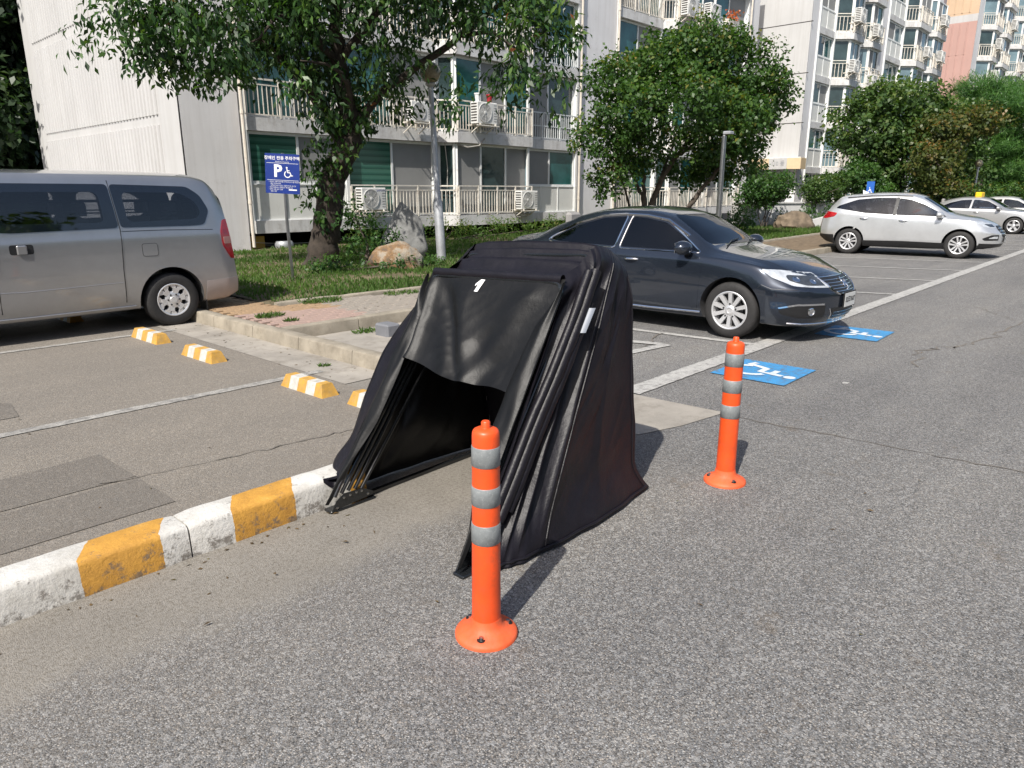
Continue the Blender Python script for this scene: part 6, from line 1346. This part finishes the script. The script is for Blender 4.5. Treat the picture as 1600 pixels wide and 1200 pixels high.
def make_suv():
    c = Car('crossover_car', 'silver compact crossover parked at an angle beyond the empty stalls', SUV, mat_p_suv); paint = mat_p_suv
    F = [(.98,1.03),(.42,1.355),(.1,1.47),(-.20,1.515),(-.22,1.055)]; Q = [(-.29,1.06),(-.27,1.52),(-.75,1.52),(-1.25,1.47),(-1.72,1.30),(-1.78,1.24),(-1.45,1.165),(-1.0,1.095)]
    cuts = c.wheel_wells((1.32,-1.32), .392, .56)+[prism_y(rpoly([(x*.985, z+(.012 if z < 1.2 else -.012)) for x, z in P], .04), -1.2, 1.2) for P in (F, Q)]
    cuts += [prism_x(rpoly([(-.62,1.15),(.62,1.15),(.52,1.52),(-.52,1.52)], .08), .2, 1.6), prism_x(rpoly([(-.5,1.22),(.5,1.22),(.45,1.47),(-.45,1.47)], .08), -2.5, -1.6)]
    c.shell(cuts, c.cavity(-1.75, 1.1, .5))
    for sg in (-1, 1):
        lo, hi = sg*.3, sg*1.3
        d1 = c.patch('door', prism_y(rpoly([(.93,.42),(1.02,.95),(.97,1.02),(-.245,1.045),(-.27,.42)], .03), lo, hi), .003, paint); d2 = c.patch('door', prism_y(rpoly([(-.275,.42),(-.25,1.05),(-1.15,1.105),(-1.12,.85),(-.93,.62),(-.90,.42)], .03), lo, hi), .003, paint)
        c.patch('window_glass', prism_y(rpoly(F, .04), lo, hi), -.004, mat_gl_mid, d1); c.patch('window_glass', prism_y(rpoly(Q, .05), lo, hi), -.004, mat_gl_dark, d2)
        c.patch('pillar_trim', prism_y(rpoly([(-.215,1.05),(-.195,1.515),(-.275,1.522),(-.295,1.055)], .01), lo, hi), .003, mat_black)
        handle(c, -.02, .925, sg, mat_chrome, d1); handle(c, -.98, .965, sg, mat_chrome, d2); mirror(c, .83, 1.03, sg, mat_p_suv)
        c.patch('lower_cladding', prism_y([(1.0,.2),(1.0,.385),(0,.40),(-.95,.385),(-.95,.2)], lo, hi), .006, mat_black); c.patch('bumper_cladding', prism_y([(-2.4,.2),(-2.4,.52),(-1.72,.52),(-1.70,.3),(-1.72,.2)], sg*.0, hi), .006, mat_black); c.patch('bumper_cladding', prism_y([(2.5,.2),(2.5,.37),(1.75,.40),(1.70,.2)], sg*.0, hi), .006, mat_black)
        hl = c.patch('headlight', prism_y(rpoly([(2.4,.74),(2.4,.86),(1.95,.90),(1.58,.955),(1.62,.90),(1.85,.79)], .03), sg*.42, hi), .003, mat_lens)
        if hl: c.patch('lamp_pod', prism_y(rpoly([(2.4,.765),(2.4,.84),(1.95,.865),(1.78,.875),(1.92,.80)], .03), sg*.44, hi), .006, mat_lensd, hl)
        fg = c.patch('fog_recess', prism_y(rpoly([(2.4,.47),(2.4,.60),(2.0,.61),(1.80,.52),(1.85,.47)], .03), sg*.46, hi), .003, mat_black)
        if fg: c.patch('fog_lamp', prism_y(rpoly([(2.4,.50),(2.4,.565),(2.03,.57),(1.93,.52)], .02), sg*.5, hi), .008, mat_lens, fg)
        c.patch('tail_light', prism_y(rpoly([(-2.4,.98),(-2.4,1.12),(-1.95,1.14),(-1.68,1.10),(-1.75,1.0),(-2.0,.95)], .04), sg*.4, hi), .004, mat_tail)
        for x in (1.32, -1.32): c.wheel(x, sg, spoke_rim(5, .014, .022, double=.17))
        c.side_tube('roof_rail', [(.1,1.545),(-.3,1.56),(-.9,1.55),(-1.5,1.50)], .012, mat_black, sg, .015)
    c.patch('grille', prism_x(rpoly([(-.36,.83),(.36,.83),(.40,.74),(.28,.56),(-.28,.56),(-.40,.74)], .04), 1.7, 3), .004, mat_black)
    for z in (.63,.70,.77):
        Qp = [tuple(c.surf_f(y, z)[0]+Vector((.01,0,0))) for y in [-.34+.085*k for k in range(9)]]; m = MB(); m.tube(Qp, .014, 6); m.build('grille_bar', mat_chrome, c.root, smooth=True)
    plate(c, '53버6417', .49)
    c.patch('windscreen', prism_x(rpoly([(-.68,1.115),(.68,1.115),(.57,1.54),(-.57,1.54)], .07), .2, 1.6), -.003, mat_gl_clear); c.patch('rear_window', prism_x(rpoly([(-.55,1.2),(.55,1.2),(.48,1.49),(-.48,1.49)], .07), -2.5, -1.6), -.003, mat_gl_dark)
    m = MB(); m.add([tuple(Vector(c.surf_t(-1.15, 0)[0])+Vector(p)) for p in ((.10,-.02,-.01),(.10,.02,-.01),(-.10,.025,-.01),(-.10,-.025,-.01),(-.12,0,.09))], [(0,3,2,1),(0,1,4),(1,2,4),(2,3,4),(3,0,4)]); m.build('roof_fin', mat_p_suv, c.root)
    seat(c, .05, -.37, .55); seat(c, .05, .37, .55); seat(c, -.85, -.37, .58); seat(c, -.85, .37, .58)
    m = MB(); m.cbox((.5,-.7,.7),(.95,.7,1.02), .06); m.build('dashboard', mat_trim, c.root); m = MB(); m.box((-1.7,-.55,.22),(1.7,.55,.27)); m.build('underbody', mat_black, c.root)
    return c
suv = make_suv(); hd = Vector((21.42-21.13, 4.30-7.04)); ang = math.atan2(hd.y, hd.x); mid = Vector((21.275,5.67)); hn = hd.normalized(); lf_ = Vector((-hn.y, hn.x)); cpos = mid+lf_*.885
suv.root.location = (cpos.x, cpos.y, 0); suv.root.rotation_euler = (0,0,ang)
# ---------------------------------------------------------------- silver van
VAN = dict(x=(-2.58,2.5), hw=.955, bowf=.3, leanf=.25, bumpf=.6, bowr=.10, leanr=.10, bumpr=.55, rw=.335, track=.93, rim=.205, zmid=.74, zdark=lambda x: .24, curves=dict(
  zr=[(-2.58,1.62),(-2.5,1.76),(-2.35,1.87),(-2.0,1.905),(-1,1.92),(.3,1.92),(.9,1.88),(1.25,1.74),(1.7,1.38),(2.0,1.16),(2.3,1.0),(2.45,.86),(2.5,.72)],
  zbelt=[(-2.58,1.2),(-2.3,1.22),(0,1.19),(1.4,1.12),(2.0,1.0),(2.5,.66)],
  zre=[(-2.58,1.55),(-2.5,1.67),(-2.35,1.77),(-2.0,1.81),(-1,1.825),(.3,1.825),(.9,1.77),(1.25,1.62),(1.7,1.29),(2.0,1.07),(2.5,.68)],
  zb=[(-2.58,.34),(-2.4,.28),(-1.9,.26),(0,.24),(2.2,.24),(2.5,.3)],
  ysill=[(-2.58,.84),(-2.4,.89),(-1.9,.905),(1.6,.905),(2.1,.86),(2.5,.68)],
  ymid=[(-2.58,.89),(-2.4,.945),(-1.9,.955),(1.5,.955),(2.0,.92),(2.5,.74)],
  ybelt=[(-2.58,.86),(-2.4,.915),(-1.9,.93),(1.4,.925),(2.0,.86),(2.5,.66)],
  yre=[(-2.58,.74),(-2.4,.79),(-1.9,.805),(.6,.81),(1.2,.79),(1.7,.78),(2.1,.74),(2.5,.55)]))
def make_van():
    c = Car('passenger_van', 'silver passenger van with dark side windows cut by the left edge', VAN, mat_p_van, 'parked cars'); paint = mat_p_van
    RWN = [(-1.04,1.748),(-1.95,1.725),(-2.10,1.62),(-2.19,1.43),(-2.10,1.255),(-1.95,1.245),(-1.085,1.248)]; SWN = [(-1.018,1.748),(.18,1.75),(.22,1.5),(.16,1.235),(.03,1.225),(-1.062,1.245)]; FWN = [(.30,1.75),(1.0,1.68),(1.5,1.28),(1.52,1.2),(.30,1.22)]
    inner = [rpoly([(-1.16,1.66),(-1.85,1.65),(-2.02,1.55),(-2.08,1.42),(-2.02,1.33),(-1.18,1.31)], .08), rpoly([(-.9,1.66),(.08,1.66),(.1,1.32),(-.92,1.31)], .08), rpoly([(x*.98, z*.99+.01) for x, z in FWN], .05)]
    cuts = c.wheel_wells((1.6,-1.6), .40, .60)+[prism_y(p, -1.2, 1.2) for p in inner]+[prism_x(rpoly([(-.66,1.25),(.66,1.25),(.6,1.72),(-.6,1.72)], .08), 1.0, 2.3), prism_x(rpoly([(-.6,1.25),(.6,1.25),(.55,1.68),(-.55,1.68)], .08), -2.8, -2.3)]
    c.shell(cuts, c.cavity(-2.40, 1.75, .5))
    for sg in (-1, 1):
        lo, hi = sg*.3, sg*1.3
        sl = c.patch('sliding_door', prism_y(rpoly([(.235,.33),(.235,1.80),(-1.04,1.80),(-1.10,1.22),(-1.05,.75),(-1.04,.34),(-.9,.33)], .05), lo, hi), .003, paint, hole=prism_y(inner[1], -1.3, 1.3))
        fd = c.patch('front_door', prism_y(rpoly([(.245,.33),(.245,1.80),(1.0,1.74),(1.62,1.2),(1.45,.8),(1.22,.55),(1.2,.33)], .05), lo, hi), .003, paint, hole=prism_y(inner[2], -1.3, 1.3))
        c.patch('window_glass', prism_y(rpoly(RWN, .05), lo, hi), .006, mat_gl_dark, None); c.patch('window_glass', prism_y(rpoly(SWN, .05), lo, hi), .009, mat_gl_dark, sl); c.patch('window_glass', prism_y(rpoly(FWN, .05), lo, hi), .009, mat_gl_mid, fd)
        m = MB()       # bars across the inside of the windows
        p0, _ = c.surf(-1.5, 1.5, sg)
        for z in (1.42,1.55): m.tube([(-2.05,sg*(abs(p0.y)-.11),z),(.1,sg*(abs(p0.y)-.11),z)], .010, 6)
        m.build('window_bars', mat_black, c.root)
        c.side_tube('door_gap', [(-1.03,1.79),(-1.075,1.22),(-1.045,.75),(-1.04,.36)], .006, mat_black, sg, .001); c.side_tube('door_gap', [(.24,1.79),(.24,1.2),(.24,.36)], .006, mat_black, sg, .001)
        # handles, fuel flap, lamps
        rec = c.patch('handle_recess', prism_y(rpoly([(.08,.995),(.08,1.10),(-.15,1.10),(-.15,.995)], .03), lo, hi), .0045, mat_black, sl); p, nn = c.surf(-.035, 1.048, sg)
        m = MB(); m.cbox((-.085,min(p.y+sg*.004,p.y+sg*.03),1.0),(.015,max(p.y+sg*.004,p.y+sg*.03),1.096), .012); m.build('door_handle', paint, sl)
        fp = [(-1.29,1.05),(-1.47,1.05),(-1.47,.90),(-1.29,.90)]; c.patch('fuel_flap', prism_y(rpoly(fp, .03), lo, hi), .004, paint); c.side_tube('fuel_flap_gap', rpoly(fp, .03), .003, mat_black, sg, .002, close=True)
        tl = c.patch('tail_light', prism_y(rpoly([(-2.75,.82),(-2.75,1.33),(-2.37,1.31),(-2.30,1.15),(-2.31,.98),(-2.42,.80)], .03), sg*.62, hi), .006, mat_tail)
        if tl: c.patch('lamp_segment', prism_y(rpoly([(-2.75,1.0),(-2.75,1.09),(-2.33,1.09),(-2.33,1.0)], .02), sg*.62, hi), .009, M('lamp_pink', (.5,.25,.22), .2), tl)
        bp = c.patch('rear_bumper', prism_y(rpoly([(-2.9,.25),(-2.9,.565),(-2.5,.56),(-2.045,.54),(-2.02,.25)], .02), 0, hi), .008, M('bumper_van', (.40,.36,.35), .45, .3) if sg < 0 else bpy.data.materials['bumper_van'])
        c.side_tube('side_crease', [(1.1,.63),(0,.585),(-1.03,.605)], .007, paint, sg, -.001); c.side_tube('sill_step', [(1.15,.30),(0,.29),(-1.15,.30)], .022, mat_p_van, sg, -.01)
        c.side_tube('rail_track', [(-1.07,1.205),(-1.6,1.205),(-2.2,1.19)], .004, mat_black, sg, 0); mirror(c, 1.35, 1.2, sg, paint, .25)
        for x in (1.6, -1.6): c.wheel(x, sg, hole_rim(6), W=.215)
        c.patch('headlight', prism_y(rpoly([(2.8,.74),(2.8,.92),(2.1,1.0),(1.95,.95),(2.15,.8)], .03), sg*.4, hi), .004, mat_lens)
        for k in range(3): seat(c, .75-1.05*k, sg*.45, .62)
        m = MB(); a, b = c.surf(-2.0, .3, sg); m.box((-2.045,min(a.y,a.y-sg*.2),.12),(-2.03,max(a.y,a.y-sg*.2),.34)); m.build('mud_flap', mat_black, c.root)
        if sg < 0:
            m = MB(); m.lathe([(.04,0),(.04,-.002),(.001,-.002)], (0,0,0), 16, 'y'); me = m.mesh('window_sticker', M('sticker_green', (.25,.42,.33), .5)); p, nn = c.surf(-.04, 1.30, sg); me.transform(Matrix.Translation(p+nn*.001)); 
            link_mesh('window_sticker', me, c.root)
    c.patch('windscreen', prism_x(rpoly([(-.74,1.2),(.74,1.2),(.66,1.76),(-.66,1.76)], .07), 1.0, 2.3), -.003, mat_gl_clear); c.patch('rear_window', prism_x(rpoly([(-.66,1.22),(.66,1.22),(.6,1.71),(-.6,1.71)], .07), -2.8, -2.3), .004, mat_gl_dark)
    m = MB(); m.box((-2.2,-.6,.26),(2.0,.6,.31)); m.build('underbody', mat_black, c.root); return c
van = make_van(); van.root.location = (2.12,10.29,0); van.root.rotation_euler = (0,0,math.pi)
# ---------------------------------------------------------------- far cars
tx = make_sedan('taxi_car', 'pale silver sedan with a yellow roof sign beyond the crossover bonnet', mat_p_far, taxi=True, full=False)
hx = Vector((.50,-.866)); 
def place(c, fx, fy, a): h = Vector((math.cos(a), math.sin(a))); l = Vector((-h.y, h.x)); p = Vector((fx,fy))-h*1.38+l*.885; c.location = (p.x,p.y,0); c.rotation_euler = (0,0,a)
tx.root.location = (36.4,6.8,0); tx.root.rotation_euler = (0,0,R(-89))
c2 = copy_tree(tx.root)
for ch in list(c2.children):
    if ch.name.startswith('roof_sign'): bpy.data.objects.remove(ch)
    elif ch.data and ch.data.materials and ch.data.materials[0] == mat_p_far:
        ch.data = ch.data.copy(); ch.data.materials[0] = mat_p_far2
c2.name = 'sedan_car'; c2['label'] = 'white silver car farthest right, its roof showing behind the taxi'; c2.location = (39.8,6.3,0); c2.rotation_euler = (0,0,R(-89))
bpy.data.scenes.remove(TMP)
